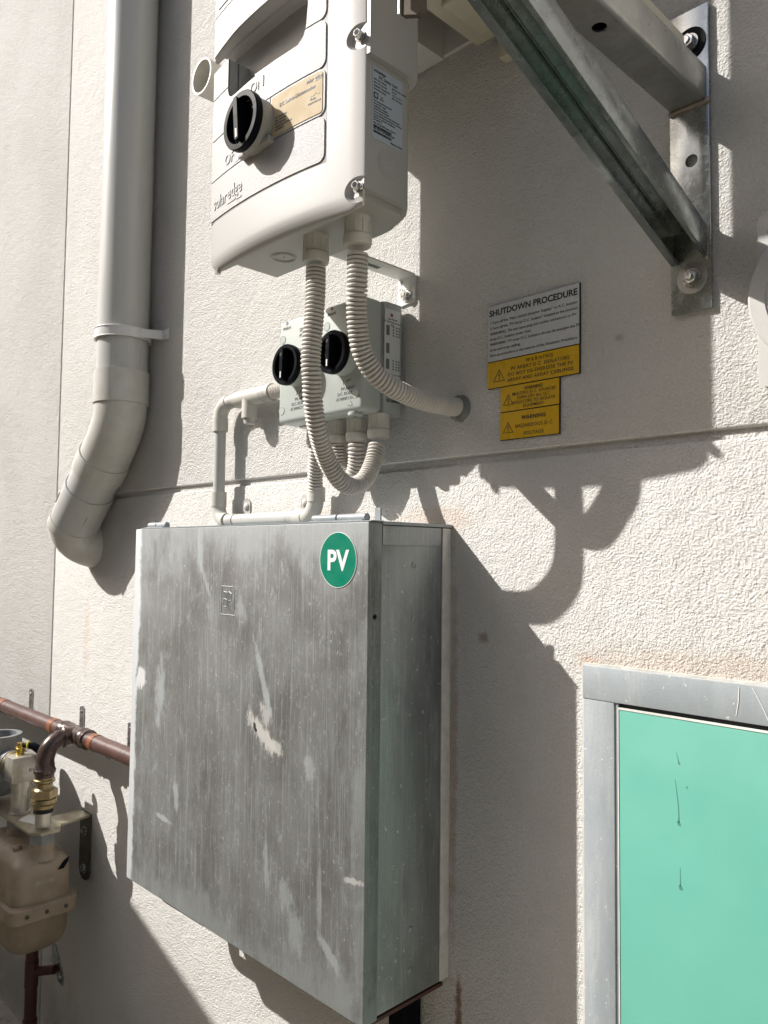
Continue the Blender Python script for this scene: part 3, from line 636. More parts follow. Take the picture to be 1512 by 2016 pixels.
for zz in (0.385, 0.353, 0.325):
    pr.side([(0.052, zz), (0.044, zz), (0.044, zz + 0.018), (0.052, zz + 0.018)], lx, lx + 0.0002)
    if zz != 0.353:
        for dd in (0.036, 0.028, 0.022):
            for k in range(4): pr.side([(dd, zz + k * 0.005), (dd - 0.0035, zz + k * 0.005), (dd - 0.0035, zz + k * 0.005 + 0.0028), (dd, zz + k * 0.005 + 0.0028)], lx, lx + 0.0002)
obj("wiring_diagram", pr, "ink_grey", lbo)
m = MB(); m.side([(0.042, 0.419), (0.036, 0.419), (0.036, 0.425), (0.042, 0.425)], lx, lx + 0.0002); obj("brand_mark", m, "copper_bright", lbo)
for i, tx in enumerate(("Phase: 3 Power 2P-4P", "No connection", "Ui: 1000V DC", "Ue 600 Vdc 32A", "IP66 NEMA 4X")):
    text(tx, 0.0042, V(lx, 0.052, 0.315 - i * 0.0052), SX, FZ, "ink_grey", lbo)
for i, tx in enumerate(("Type: PEL64R", "DC Switch-Disconnector", "IP66")): text(tx, 0.0042, V(lx, 0.037, 0.413 - i * 0.005), SX, FZ, "ink", lbo, align='CENTER')
for i, tx in enumerate(("UV Resistant", "SE2180454")): text(tx, 0.0075, V(lx, 0.050, 0.276 - i * 0.0085), SX, FZ, "ink", iso, bold=0.01)
m = MB(); m.cyl(V(-1.0, 0.092, 0.2465), V(-1.0, 0.092, 0.240), 0.013, n=24, bev=0.001); m.hexa(V(-1.0, 0.092, 0.240), (0, 0, -1), 0.0045, 0.006); obj("breather_plug", m, "isolator_plastic", iso)

# ================================================================== corrugated conduits
def gland(par, top, ax, r=0.0195, h=0.042, name="gland"):
    ax = Vector(ax).normalized(); m = MB()
    m.lathe(top, ax, [(r * 0.98, 0), (r * 0.98, h * 0.12), (r * 0.93, h * 0.16), (r * 0.93, h * 0.62), (r * 1.04, h * 0.68), (r * 1.04, h * 0.9), (r * 0.96, h), (r * 0.8, h)], 32)
    for k in range(10):
        a = 2 * math.pi * k / 10; u, v, _ = frame_of(ax); p = Vector(top) + (u * math.cos(a) + v * math.sin(a)) * r * 0.93
        m.tube([p + ax * h * 0.18, p + ax * h * 0.6], 0.0012, 6)
    return obj(name, m, "pvc_beige", par)
def corrugated(par, pts, r=0.0158, pitch=0.0064, n=22):
    path = spline(pts, pitch / 7); pat = [0.0056, 0.0046, 0.0007, 0.0, 0.0, 0.0, 0.0007]
    m = MB(); m.tube(path, [r - pat[i % 7] for i in range(len(path))], n); return obj("corrugated_tube", m, "pvc_conduit", par, smooth=50)
c1 = thing("flexible_conduit", "corrugated grey conduit looping from inverter up into isolator", "conduit", (-0.952, -0.215, 0.12))
gland(c1, V(-0.9362, 0.2375, 0.4965), (0, 0, -1), 0.0205, 0.043)
E4 = V(-0.985, 0.05, 0.247); gland(c1, E4, (0, 0, -1))
corrugated(c1, [V(-0.9355, 0.2375, 0.4487), V(-0.9334, 0.2400, 0.3865), V(-0.9377, 0.2430, 0.3069), V(-0.9392, 0.2390, 0.2713), V(-0.9457, 0.2310, 0.2384), V(-0.9540, 0.2140, 0.1959), V(-0.9676, 0.1850, 0.1570), V(-0.9728, 0.1550, 0.1267), V(-0.9768, 0.1220, 0.1159), V(-0.9767, 0.0920, 0.1266), V(-0.9832, 0.0660, 0.1564), V(-0.9856, 0.0520, 0.1927)])
c2 = thing("flexible_conduit", "corrugated grey conduit curving from the inverter into wall hole", "conduit", (-0.865, -0.215, 0.24))
gland(c2, V(-0.8399, 0.2375, 0.4965), (0, 0, -1), 0.0205, 0.043)
corrugated(c2, [V(-0.8394, 0.2375, 0.4436), V(-0.8413, 0.2360, 0.3972), V(-0.8483, 0.2300, 0.3645), V(-0.8522, 0.2240, 0.3399), V(-0.8556, 0.2120, 0.3060), V(-0.8528, 0.1900, 0.2770), V(-0.8470, 0.1630, 0.2603), V(-0.8445, 0.1320, 0.2522), V(-0.8438, 0.0920, 0.2468), V(-0.8422, 0.0450, 0.2459), V(-0.8423, 0.0000, 0.2472), V(-0.8429, -0.0100, 0.2470)])
m = MB(); m.lathe(V(-0.841, -0.003, 0.2455), (0, -1, 0), [(0.0235, 0), (0.0225, 0.005), (0.0195, 0.010), (0.0150, 0.012)], 28)
for v in m.bm.verts: v.co += Vector((random.uniform(-1, 1), 0, random.uniform(-1, 1))) * 0.0018
obj("sealant_collar", m, "sealant_grey", c2)
c3 = thing("flexible_conduit", "short corrugated U-shaped conduit behind the long loop below isolator", "conduit", (-1.065, -0.05, 0.13))
gland(c3, V(-1.042, 0.05, 0.247), (0, 0, -1)); gland(c3, V(-1.093, 0.05, 0.247), (0, 0, -1))
corrugated(c3, [V(-1.093, 0.05, 0.207), V(-1.093, 0.048, 0.185), V(-1.088, 0.045, 0.160), V(-1.072, 0.043, 0.142), V(-1.056, 0.043, 0.146), V(-1.046, 0.046, 0.168), V(-1.042, 0.05, 0.190), V(-1.042, 0.05, 0.207)])

# ================================================================== rigid conduit run
rc_ = thing("rigid_conduit", "cream rigid conduit run beside isolator with tee and bends", "conduit", (-1.37, -0.03, 0.06))
r0 = 0.0132; CD = 0.030
gland(rc_, V(-1.155, 0.05, 0.247), (0, 0, -1))
corrugated(rc_, [V(-1.155, 0.05, 0.207), V(-1.160, 0.047, 0.18), V(-1.170, 0.040, 0.15), V(-1.177, 0.033, 0.122)], 0.0152)
def pbend(c, a, b, rad, n=10):
    """quarter bend near corner c from direction a to direction b"""
    a, b = Vector(a), Vector(b); p = c - a * rad; out = []
    for k in range(n + 1):
        t = R(90 * k / n); out.append(p + a * rad * math.sin(t) + b * rad * (1 - math.cos(t)))
    return out
BL, BR_, TL = V(-1.522, CD, 0.073), V(-1.180, CD, 0.073), V(-1.522, CD, 0.338)
m = MB(); m.hollow(V(-1.178, CD, 0.130), V(-1.178, CD, 0.102), 0.0178, 0.013, 28); obj("socket", m, "pvc_beige", rc_)
m = MB(); m.tube(pbend(BR_, (1, 0, 0), (0, 0, 1), 0.032), 0.0162, 24); obj("bend", m, "pvc_beige", rc_)
m = MB(); m.hollow(V(-1.235, CD, 0.073), V(-1.210, CD, 0.073), 0.0172, 0.013, 28); obj("socket", m, "pvc_beige", rc_)
m = MB(); m.cyl(V(-1.47, CD, 0.073), V(-1.225, CD, 0.073), r0, n=28); obj("pipe", m, "pvc_pipe", rc_)
m = MB(); m.hollow(V(-1.262, CD, 0.073), V(-1.237, CD, 0.073), 0.0146, 0.013, 28); obj("saddle_band", m, "pvc_worn", rc_)
m = MB(); m.hollow(V(-1.480, CD, 0.073), V(-1.452, CD, 0.073), 0.0146, 0.013, 28); obj("saddle_band", m, "pvc_worn", rc_)
m = MB(); m.tube(pbend(BL, (0, 0, -1), (1, 0, 0), 0.034), 0.0162, 24); obj("bend", m, "pvc_beige", rc_)
m = MB(); m.hollow(V(-1.522, CD, 0.105), V(-1.522, CD, 0.138), 0.0176, 0.013, 28); obj("socket", m, "pvc_beige", rc_)
m = MB(); m.cyl(V(-1.522, CD, 0.12), V(-1.522, CD, 0.30), r0, n=28); obj("pipe", m, "pvc_pipe", rc_)
m = MB(); m.hollow(V(-1.522, CD, 0.275), V(-1.522, CD, 0.306), 0.0176, 0.013, 28); obj("socket", m, "pvc_beige", rc_)
m = MB(); m.tube(pbend(TL, (0, 0, 1), (1, 0, 0), 0.034), 0.0162, 24); obj("bend", m, "pvc_beige", rc_)
m = MB(); m.hollow(V(-1.488, CD, 0.338), V(-1.458, CD, 0.338), 0.0148, 0.012, 28); obj("saddle_band", m, "pvc_worn", rc_)
m = MB(); m.cyl(V(-1.458, CD, 0.338), V(-1.355, CD, 0.338), 0.0180, n=30, bev=0.002); m.cyl(V(-1.408, CD, 0.338), V(-1.408, CD, 0.292), 0.0172, n=28); teo = obj("inspection_tee", m, "pvc_beige", rc_)
m = MB(); m.cyl(V(-1.408, CD, 0.2925), V(-1.408, CD, 0.280), 0.0135, 0.012, n=20); obj("drain_plug", m, "pvc_worn", teo)
m = MB(); m.hollow(V(-1.356, CD, 0.338), V(-1.325, CD, 0.338), 0.0185, 0.012, 30); obj("saddle_band", m, "pvc_worn", rc_)
corrugated(rc_, [V(-1.33, CD, 0.338), V(-1.27, CD + 0.002, 0.338), V(-1.203, CD + 0.004, 0.338)], 0.0155, 0.006)
for x, z in ((-1.452, 0.104), (-1.247, 0.104), (-1.446, 0.305)):
    m = MB(); m.front(rrect(x - 0.013, x + 0.013, z - 0.022, z + 0.018, 0.012), 0.0, 0.0025); so_ = obj("saddle_tab", m, "pvc_worn", rc_)
    m = MB(); m.lathe(V(x, 0.0025, z), (0, -1, 0), [(0.0085, 0), (0.0080, 0.002), (0.005, 0.0045), (0.001, 0.005)], 18); obj("screw_head", m, "pvc_beige", so_)

# ================================================================== engraved warning plates
def plate(name, label, x0, x1, z0, z1, mt):
    t = thing(name, label, "sign", ((x0 + x1) / 2, 0, z0), "warning plates on the wall")
    m = MB(); m.box(x0, x1, 0.0003, 0.0028, z0, z1); obj("black_core", m, "sign_core", t)
    m = MB(); m.box(x0 + 0.0004, x1 - 0.0014, 0.0027, 0.0034, z0 + 0.0010, z1 - 0.0004); return t, obj("face", m, mt, t)
def wr(t, s, tx, x, z, al='LEFT', bold=0.0, space=1.0): text(tx, s, V(x, 0.0036, z), FX, FZ, "ink", t, align=al, bold=bold, ext=0.0001, space=space)
def tri_mark(par, cx, z0, s):
    m = MB(); h = s * 0.87
    for o_, i_ in ((1.0, 0.86),):
        A = [(cx - s / 2, z0), (cx + s / 2, z0), (cx, z0 + h)]; cz = z0 + h / 3
        B = [(cx + (x - cx) * i_, cz + (z - cz) * i_) for x, z in A]
        for k in range(3): m.front([A[k], A[(k + 1) % 3], B[(k + 1) % 3], B[k]], 0.0034, 0.0037)
    q = lambda a, b: (cx + a * s, z0 + b * s)
    m.front([q(0.02, 0.64), q(0.05, 0.60), q(-0.02, 0.44), q(0.07, 0.46), q(0.015, 0.22), q(-0.015, 0.23), q(0.02, 0.40), q(-0.075, 0.385)], 0.0034, 0.0037)
    m.front([q(-0.04, 0.235), q(0.045, 0.21), q(-0.01, 0.11)], 0.0034, 0.0037)
    obj("lightning_triangle", m, "ink", par)
s1, f1 = plate("instruction_plate", "grey shutdown procedure plate, topmost of the stacked plates", -0.781, -0.611, 0.312, 0.4035, "sign_grey")
wr(f1, 0.0137, "SHUTDOWN PROCEDURE", -0.6965, 0.3865, 'CENTER', 0.028)
for i, (tx, bo, bx) in enumerate((("1.Turn off the \"Main Switch (Inverter Supply)\" or A.C. Isolator", 0, 0), ("2.Turn off the \"PV Array D.C. Isolator\" located at the inverter", 0, 0),
        ("WARNING:", 1, 0), ("array D.C. Isolator under load.", 0, 0), ("WARNING:", 1, 0), ("array and array cabling.", 0, 0), ("Start-up procedure is the reverse of the Shutdown Procedure.", 0, 0))):
    z = (0.3735, 0.3645, 0.3555, 0.3470, 0.3385, 0.3295, 0.3205)[i]
    wr(f1, 0.00640, tx, -0.7765, z, 'LEFT', 0.010 if bo else 0.0)
wr(f1, 0.00640, "Do not open plug and socket connectors or PV", -0.7405, 0.3555, 'LEFT', 0.0); wr(f1, 0.00640, "PV array D.C. Isolators do not de-energise the PV", -0.7405, 0.3385, 'LEFT', 0.0)
s2, f2 = plate("warning_plate", "widest yellow warning plate, directly under the grey instruction plate", -0.781, -0.6115, 0.2685, 0.3115, "sign_yellow")
tri_mark(f2, -0.758, 0.2785, 0.023)
for i, (tx, sp_) in enumerate((("WARNING", 1.5), ("PV ARRAY D C  ISOLATORS", 1.12), ("DO NOT DE-ENERGISE THE PV", 1.12), ("ARRAY AND ARRAY CABLINGS", 1.12))): wr(f2, 0.0078, tx, -0.682, 0.3015 - i * 0.0088, 'CENTER', 0.006, sp_)
s3, f3 = plate("warning_plate", "yellow multiple sources warning plate, third plate from the top", -0.7555, -0.6455, 0.2275, 0.268, "sign_yellow")
tri_mark(f3, -0.740, 0.238, 0.020)
for i, tx in enumerate(("WARNING", "MULTIPLE D C  SOURCES", "TURN OFF ALL D.C.", "ISOLATORS TO ISOLATE", "EQUIPMENT")): wr(f3, 0.0068, tx, -0.6925, 0.2585 - i * 0.0068, 'CENTER', 0.02 if i == 0 else 0.004, 1.05)
s4, f4 = plate("warning_plate", "yellow hazardous voltage warning plate, lowest of the stacked plates", -0.7560, -0.6460, 0.1830, 0.227, "sign_yellow")
tri_mark(f4, -0.740, 0.194, 0.020)
for i, tx in enumerate(("WARNING", "HAZARDOUS D C", "VOLTAGE")): wr(f4, 0.0085 if i == 0 else 0.0078, tx, -0.6925, 0.2125 - i * 0.0122, 'CENTER', 0.03 if i == 0 else 0.004, 1.12)

# ================================================================== galvanised steel wall bracket
gb = thing("steel_bracket", "galvanised steel bracket with diagonal strut bolted to the wall", "bracket", (-0.443, 0, 0.32))
BXL, BXR = -0.4705, -0.4165
pm = MB(); pm.box(BXL, BXR, 0.0005, 0.0075, 0.3225, 0.7305, 0.0012)
hc = MB(); hc.cyl(V(-0.4405, -0.01, 0.524), V(-0.4405, 0.02, 0.524), 0.0085, n=24)
pm = cut(pm, [hc]); obj("wall_plate", pm, "galv_steel", gb)
am = MB(); am.box(BXL + 0.001, -0.4195, 0.0076, 0.72, 0.5975, 0.6475, 0.006, 4, lambda c: c.y < -0.3 and c.y > -0.5)
hc = MB(); hc.cyl(V(-0.445, 0.232, 0.59), V(-0.445, 0.232, 0.61), 0.0085, n=24)
inn = MB(); inn.box(BXL + 0.0035, -0.422, 0.02, 0.73, 0.600, 0.645)
am = cut(am, [inn, hc]); obj("arm", am, "arm_zinc", gb)
# strut: channel open downwards, with rolled lips
th = math.atan(0.345); sd = Vector((0, -math.cos(th), math.sin(th))); sn = Vector((0, math.sin(th), math.cos(th)))
s0 = V(0, 0.0, 0.386); LEN = 0.66
xl, xr = -0.4700, -0.4195
prof = [(xl, 0), (xl, 0.038), (xl + 0.004, 0.044), (xr - 0.004, 0.044), (xr, 0.038), (xr, 0), (xr - 0.006, 0.0), (xr - 0.006, 0.0028), (xr - 0.003, 0.0028), (xr - 0.003, 0.037), (xr - 0.006, 0.041), (xl + 0.006, 0.041), (xl + 0.003, 0.037), (xl + 0.003, 0.0028), (xl + 0.011, 0.0028), (xl + 0.011, 0.0)]
sm = MB(); sm.prism(prof, lambda p, t: Vector((p[0], 0, 0)) + s0 + sn * p[1] + sd * t, 0.0, LEN)
# saw the foot of the strut off along the wall plate
bmesh.ops.bisect_plane(sm.bm, geom=sm.bm.verts[:] + sm.bm.edges[:] + sm.bm.faces[:], plane_co=(0, -0.0077, 0), plane_no=(0, 1, 0), clear_outer=True)
bmesh.ops.holes_fill(sm.bm, edges=sm.bm.edges[:])
bmesh.ops.bevel(sm.bm, geom=[e for e in sm.bm.edges if (e.verts[0].co - e.verts[1].co).length > 0.3], offset=0.0012, segments=2, affect='EDGES')
obj("strut", sm, "strut_zinc", gb)
wd_ = MB()
for k in range(16): wd_.lathe(V(BXL + 0.004 + k * 0.0031, 0.0075, 0.597), (0, -1, -0.6), [(0.004 + random.uniform(0, 0.0015), -0.001), (0.004, 0.003), (0.002, 0.0055)], 8)
for k in range(12): wd_.lathe(V(xr - 0.002, 0.0078, 0.39 + k * 0.0038), (0.5, -1, 0), [(0.003 + random.uniform(0, 0.001), -0.001), (0.003, 0.002), (0.001, 0.004)], 8)
obj("weld_bead", wd_, "washer_rust", gb)
for x, z, rw, mt in ((-0.4405, 0.366, 0.0205, "washer_zinc"), (-0.4405, 0.683, 0.0215, "black_plastic")):
    m = MB(); m.hollow(V(x, 0.0076, z), V(x, 0.0095, z), rw, 0.004, 36); wo = obj("washer", m, mt, gb)
    m = MB(); o_ = V(x, 0.0095, z); m.lathe(o_, (0, -1, 0), [(0.0125, 0), (0.0125, 0.0025)], 28); m.hexa(o_ + Vector((0, -0.0025, 0)), (0, -1, 0), 0.0098, 0.008, 0.35, 0.0012); m.cyl(V(x, 0.0198, z), V(x, 0.0225, z), 0.0052, n=16, bev=0.001); obj("hex_bolt", m, "steel_bolt", gb)

# ================================================================== units above the bracket, only their undersides in view
au = thing("wall_unit", "beige wall unit seen from below behind the diagonal strut", "unit", (-0.715, -0.1, 0.84))
m = MB(); m.box(-0.79, -0.645, 0.022, 0.165, 0.846, 1.12, 0.012, 3); cas = obj("casing", m, "beige_metal", au)
m = MB(); m.box(-0.7915, -0.6435, 0.02, 0.168, 0.838, 0.8455, 0.003, 2); obj("base_flange", m, "beige_metal", au)
m = MB(); m.box(-0.765, -0.665, 0.045, 0.145, 0.828, 0.8385, 0.006, 3); obj("base_pressing", m, "beige_metal", au)
m = MB(); m.box(-0.742, -0.700, 0.008, 0.030, 0.790, 0.836, 0.004, 2); obj("foot", m, "beige_metal", au)
bp_ = thing("backing_board", "white board on the wall behind inverter with black arrow print", "board", (-0.9, 0, 0.868))
m = MB(); m.box(-1.12, -0.70, 0.0, 0.008, 0.868, 1.30, 0.001); bpo = obj("board", m, "white_plastic", bp_)
m = MB(); m.front([(-0.935, 0.925), (-0.915, 0.925), (-0.902, 0.945), (-0.915, 0.965), (-0.935, 0.965), (-0.935, 0.952), (-0.922, 0.945), (-0.935, 0.938)], 0.008, 0.009); obj("arrow_print", m, "ink", bpo)
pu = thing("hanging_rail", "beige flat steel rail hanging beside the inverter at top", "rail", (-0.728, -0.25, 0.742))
m = MB(); m.front([(-0.7215, 0.730), (-0.691, 0.7155), (-0.685, 0.717), (-0.682, 0.723), (-0.682, 1.45), (-0.7215, 1.45)], 0.262, 0.273); obj("rail", m, "rail_shaded", pu)
m = MB(); m.front([(-0.7219, 0.7297), (-0.719, 0.7283), (-0.719, 1.45), (-0.7219, 1.45)], 0.273, 0.277); obj("flange", m, "beige_metal", pu)
m = MB(); m.box(-0.775, -0.685, 0.3305, 0.345, 0.80, 0.96, 0.002); m.box(-0.721, -0.685, 0.2775, 0.330, 0.93, 0.96); obj("added_shade_lip", m, "beige_metal", pu)  # added above the view, meant to shade the top of the outlet plate
ar = thing("mounting_rail", "beige rail end lying on top of the bracket arm", "rail", (-0.44, -0.1, 0.648))
m = MB(); m.box(-0.4625, -0.4275, 0.052, 0.60, 0.6485, 0.668, 0.003, 2); obj("rail", m, "beige_metal", ar)

# ================================================================== outlet plate cut by the right edge
op = thing("outlet_plate", "white plastic outlet plate with round cover by right edge", "outlet", (-0.27, 0, 0.205))
m = MB(); m.front(rrect(-0.3565, -0.19, 0.204, 0.420, 0.012, 6), 0.0, 0.020)
bmesh.ops.bevel(m.bm, geom=[e for e in m.bm.edges if e.verts[0].co.y < -0.019 and e.verts[1].co.y < -0.019], offset=0.003, segments=2, affect='EDGES'); obj("plate", m, "white_plastic", op)
m = MB(); m.lathe(V(-0.273, 0.019, 0.312), (0, -1, 0), [(0.090, 0), (0.090, 0.010), (0.087, 0.013), (0.070, 0.013), (0.069, 0.011), (0.060, 0.011), (0.057, 0.008), (0.054, -0.002), (0.001, -0.002)], 64); obj("round_cover", m, "white_plastic", op)
for z in (0.395, 0.228):
    m = MB(); m.front(rrect(-0.342, -0.318, z - 0.006, z + 0.006, 0.0055), 0.0195, 0.0206); obj("screw_slot", m, "ink_grey", op)

# ================================================================== galvanised meter box
mb_ = thing("meter_box", "large weathered galvanised meter box with round green sticker", "box", (-1.243, 0, -0.695))
X0, X1, Z0, Z1, DF = -1.594, -0.858, -0.687, 0.0505, 0.191
dm = MB(); dm.box(X0, X1, 0.1615, DF, Z0, Z1, 0.0022, 2)
hc = MB(); hc.cyl(V(-0.89, 0.176, -0.093), V(-0.84, 0.176, -0.093), 0.0042, n=18)
dm = cut(dm, [hc]); dro = obj("door", dm, "zinc_door", mb_)
sm = MB(); sm.box(X0 + 0.003, X1 - 0.0035, 0.0, 0.160, Z0 + 0.004, Z1 - 0.004, 0.0012); obj("side_panel", sm, "zinc_side", mb_)
m = MB(); m.box(X1 - 0.0034, X1 - 0.0018, 0.024, 0.1595, 0.016, 0.045); obj("top_flashing", m, "zinc_side", mb_)
m = MB(); m.box(X0 - 0.001, X1 + 0.001, 0.0, 0.162, Z1 - 0.0035, Z1 + 0.0015); m.box(X0 + 0.02, X1 + 0.004, 0.1621, 0.1895, Z1 + 0.0005, Z1 + 0.0022); obj("rain_lid", m, "zinc_frame", mb_)
m = MB(); m.box(X0 + 0.004, X1 - 0.005, 0.01, 0.182, Z0 - 0.006, Z0 - 0.0005); obj("bottom_tray", m, "red_brown", mb_)
m = MB(); m.box(X1 - 0.0034, X1 + 0.0, 0.0005, 0.022, Z0 + 0.006, Z1 - 0.005, 0.001); obj("seal_strip", m, "white_seal", mb_, "white sealant strip where the box side meets the wall")
for d, z in ((0.088, -0.015), (0.088, -0.10), (0.088, -0.580), (0.088, -0.642)):
    m = MB(); m.lathe(V(X1 - 0.0036, d, z), (1, 0, 0), [(0.0052, 0), (0.0048, 0.001), (0.002, 0.0022), (0.0005, 0.0023)], 16); obj("rivet", m, "zinc_side", mb_)
for xa, xb in ((-1.575, -1.50), (-1.015, -0.885)):
    m = MB(); m.cyl(V(xa, 0.168, Z1 + 0.008), V(xa + (xb - xa) * 0.47, 0.168, Z1 + 0.008), 0.0065, n=16, bev=0.001); m.cyl(V(xa + (xb - xa) * 0.49, 0.168, Z1 + 0.008), V(xb, 0.168, Z1 + 0.008), 0.0065, n=16, bev=0.001)
    m.box(xa, xb, 0.16, 0.18, Z1 + 0.0022, Z1 + 0.0042); obj("hinge", m, "zinc_frame", mb_)
m = MB(); m.box(X1 - 0.016, X1 - 0.004, 0.16, 0.163, Z1 + 0.003, Z1 + 0.022); obj("hinge_stop", m, "zinc_frame", mb_)
# pressed emblem
m = MB()
ex, ez = -1.232, -0.086
for p_ in ([(-0.022, 0.028), (0.018, 0.028)], [(0.018, 0.028), (0.024, 0.020)], [(0.024, 0.020), (0.024, -0.018)], [(-0.022, 0.028), (-0.022, -0.024)], [(-0.022, -0.028), (0.026, -0.028)],
           [(-0.014, 0.018), (-0.014, -0.012)], [(-0.014, 0.018), (-0.003, 0.016)], [(-0.003, 0.016), (-0.004, 0.004)], [(-0.014, 0.003), (-0.002, 0.002)], [(-0.002, 0.002), (-0.003, -0.012)], [(-0.014, -0.012), (-0.003, -0.012)],
           [(0.004, 0.018), (0.004, -0.018)], [(0.004, 0.018), (0.014, 0.014)], [(0.014, 0.014), (0.013, 0.001)], [(0.013, 0.001), (0.004, 0.0)]):
    (a, b), (c, d2) = p_; m.tube([V(ex + a * 0.92, DF, ez + b * 0.92), V(ex + c * 0.92, DF, ez + d2 * 0.92)], 0.0008, 6)
obj("pressed_emblem", m, "zinc_frame", dro)
def blob(cx, cz, rx, rz, rot, n=44, jag=0.25, sd_=1):
    rnd = random.Random(sd_); out = []; ph = [rnd.uniform(0, 6.28) for _ in range(6)]
    for k in range(n):
        a = 2 * math.pi * k / n; f = 1 + jag * (0.5 * math.sin(2 * a + ph[0]) + 0.35 * math.sin(3 * a + ph[1]) + 0.3 * math.sin(5 * a + ph[2]) + 0.35 * math.sin(9 * a + ph[3])) + rnd.uniform(-jag, jag) * 0.35
        x, z = rx * f * math.cos(a), rz * f * math.sin(a); c_, s_ = math.cos(R(rot)), math.sin(R(rot)); out.append((cx + x * c_ - z * s_, cz + x * s_ + z * c_))
    return out
m = MB(); m.front(blob(-1.139, -0.300, 0.0035, 0.007, 20, 14, 0.4, 5), DF, DF + 0.0009); obj("torn_hole", m, "dark_gap", dro)
m = MB(); m.cyl(V(-0.9265, DF, -0.008), V(-0.9265, DF + 0.0012, -0.008), 0.0425, n=64); stk = obj("round_sticker", m, "pv_green", mb_, "round green sticker reading PV")
m = MB(); m.hollow(V(-0.9265, DF + 0.0002, -0.008), V(-0.9265, DF + 0.0010, -0.008), 0.0435, 0.0424, 64); obj("sticker_rim", m, "white_print", stk)
text("PV", 0.0440, V(-0.9265, DF + 0.0015, -0.0235), FX, FZ, "white_print", stk, align='CENTER', bold=0.028, space=1.06, ext=0.0001)
# fittings under the box
bc_ = thing("dark_conduit", "dark square conduit dropping from the underside of the meter box", "conduit", (-0.93, -0.03, -1.5))
m = MB(); m.box(-0.952, -0.915, 0.004, 0.045, -1.5, -0.703, 0.003); obj("duct", m, "black_plastic", bc_)
uc = thing("copper_tail", "copper pipe tail with dark elbow under meter box", "pipe", (-1.72, -0.05, -0.8))
m = MB(); m.tube(spline([V(-1.60, 0.10, -0.71), V(-1.60, 0.10, -0.735), V(-1.585, 0.10, -0.750), V(-1.50, 0.10, -0.750), V(-1.42, 0.10, -0.750)], 0.008), 0.011, 18); obj("pipe", m, "copper_brown", uc)
m = MB(); m.hollow(V(-1.60, 0.10, -0.705), V(-1.60, 0.10, -0.728), 0.016, 0.010, 18); obj("nut", m, "black_plastic", uc)

# ================================================================== mint green access panel in its steel frame
ap = thing("access_panel", "mint green access door in a galvanised steel frame", "door", (-0.3, 0, -1.5))
FXL, FZT = -0.606, -0.1525
m = MB(); m.box(FXL, 0.35, 0.0, 0.0075, FZT - 0.0465, FZT, 0.001); obj("top_rail", m, "zinc_frame", ap)
m = MB(); m.box(FXL + 0.0008, -0.5575, 0.0, 0.0068, -1.5, FZT - 0.0471, 0.001); obj("stile", m, "zinc_frame", ap)
m = MB(); m.box(0.302, 0.35, 0.0, 0.0068, -1.5, FZT - 0.0471, 0.001); obj("stile", m, "zinc_frame", ap)
m = MB(); m.box(-0.5574, 0.302, 0.0, 0.0008, -1.5, FZT - 0.0466); obj("gap_back", m, "dark_gap", ap)
m = MB(); m.box(-0.5574, -0.5525, 0.0008, 0.0045, -1.5, FZT - 0.0466); obj("rebate", m, "zinc_frame", ap)
m = MB(); m.box(-0.5508, 0.299, 0.001, 0.0058, -1.49, -0.2075, 0.0008); dro2 = obj("door_leaf", m, "mint_paint", ap)
m = MB(); m.box(-0.5508, 0.299, 0.0012, 0.0066, -0.2074, -0.2052); m.box(-0.5521, -0.5509, 0.0012, 0.0066, -1.49, -0.2052); obj("bare_edge", m, "panel_edge", dro2)
m = MB()
for a, b, w_ in (((-0.470, -0.250), (-0.4665, -0.262), 0.0005), ((-0.4715, -0.285), (-0.4675, -0.318), 0.0006), ((-0.4675, -0.318), (-0.4670, -0.338), 0.0011), ((-0.466, -0.395), (-0.4658, -0.418), 0.0006)):
    m.front([(a[0] - w_ * .4, a[1]), (a[0] + w_ * .4, a[1]), (b[0] + w_, b[1]), (b[0], b[1] - w_ * 1.5), (b[0] - w_, b[1])], 0.0057, 0.0060)
for cx, cz, r_ in ((-0.4672, -0.340, 0.0022), (-0.4657, -0.420, 0.0024), (-0.4662, -0.2635, 0.0014), (-0.456, -0.292, 0.0012), (-0.461, -0.60, 0.001)): m.front(blob(cx, cz, r_, r_ * 1.5, 0, 14, 0.3, 9), 0.0057, 0.0060)
obj("dirt_run", m, "drip_stain", dro2, smooth=0)["kind"] = "stuff"
m = MB(); m.box(FXL - 0.0015, 0.352, 0.0, 0.0048, FZT, FZT + 0.003); m.box(FXL - 0.003, FXL - 0.0001, 0.0, 0.0045, -1.5, FZT + 0.003)
obj("sealant_bead", m, "white_seal", ap)
for (a, b) in (((-0.388, -0.156), (-0.392, -0.192)), ((-0.372, -0.156), (-0.352, -0.197))):
    m = MB(); m.tube([V(a[0], 0.0076, a[1]), V((a[0] + b[0]) / 2 + .001, 0.0077, (a[1] + b[1]) / 2), V(b[0], 0.0076, b[1])], 0.0006, 6); obj("paint_dribble", m, "white_print", ap)

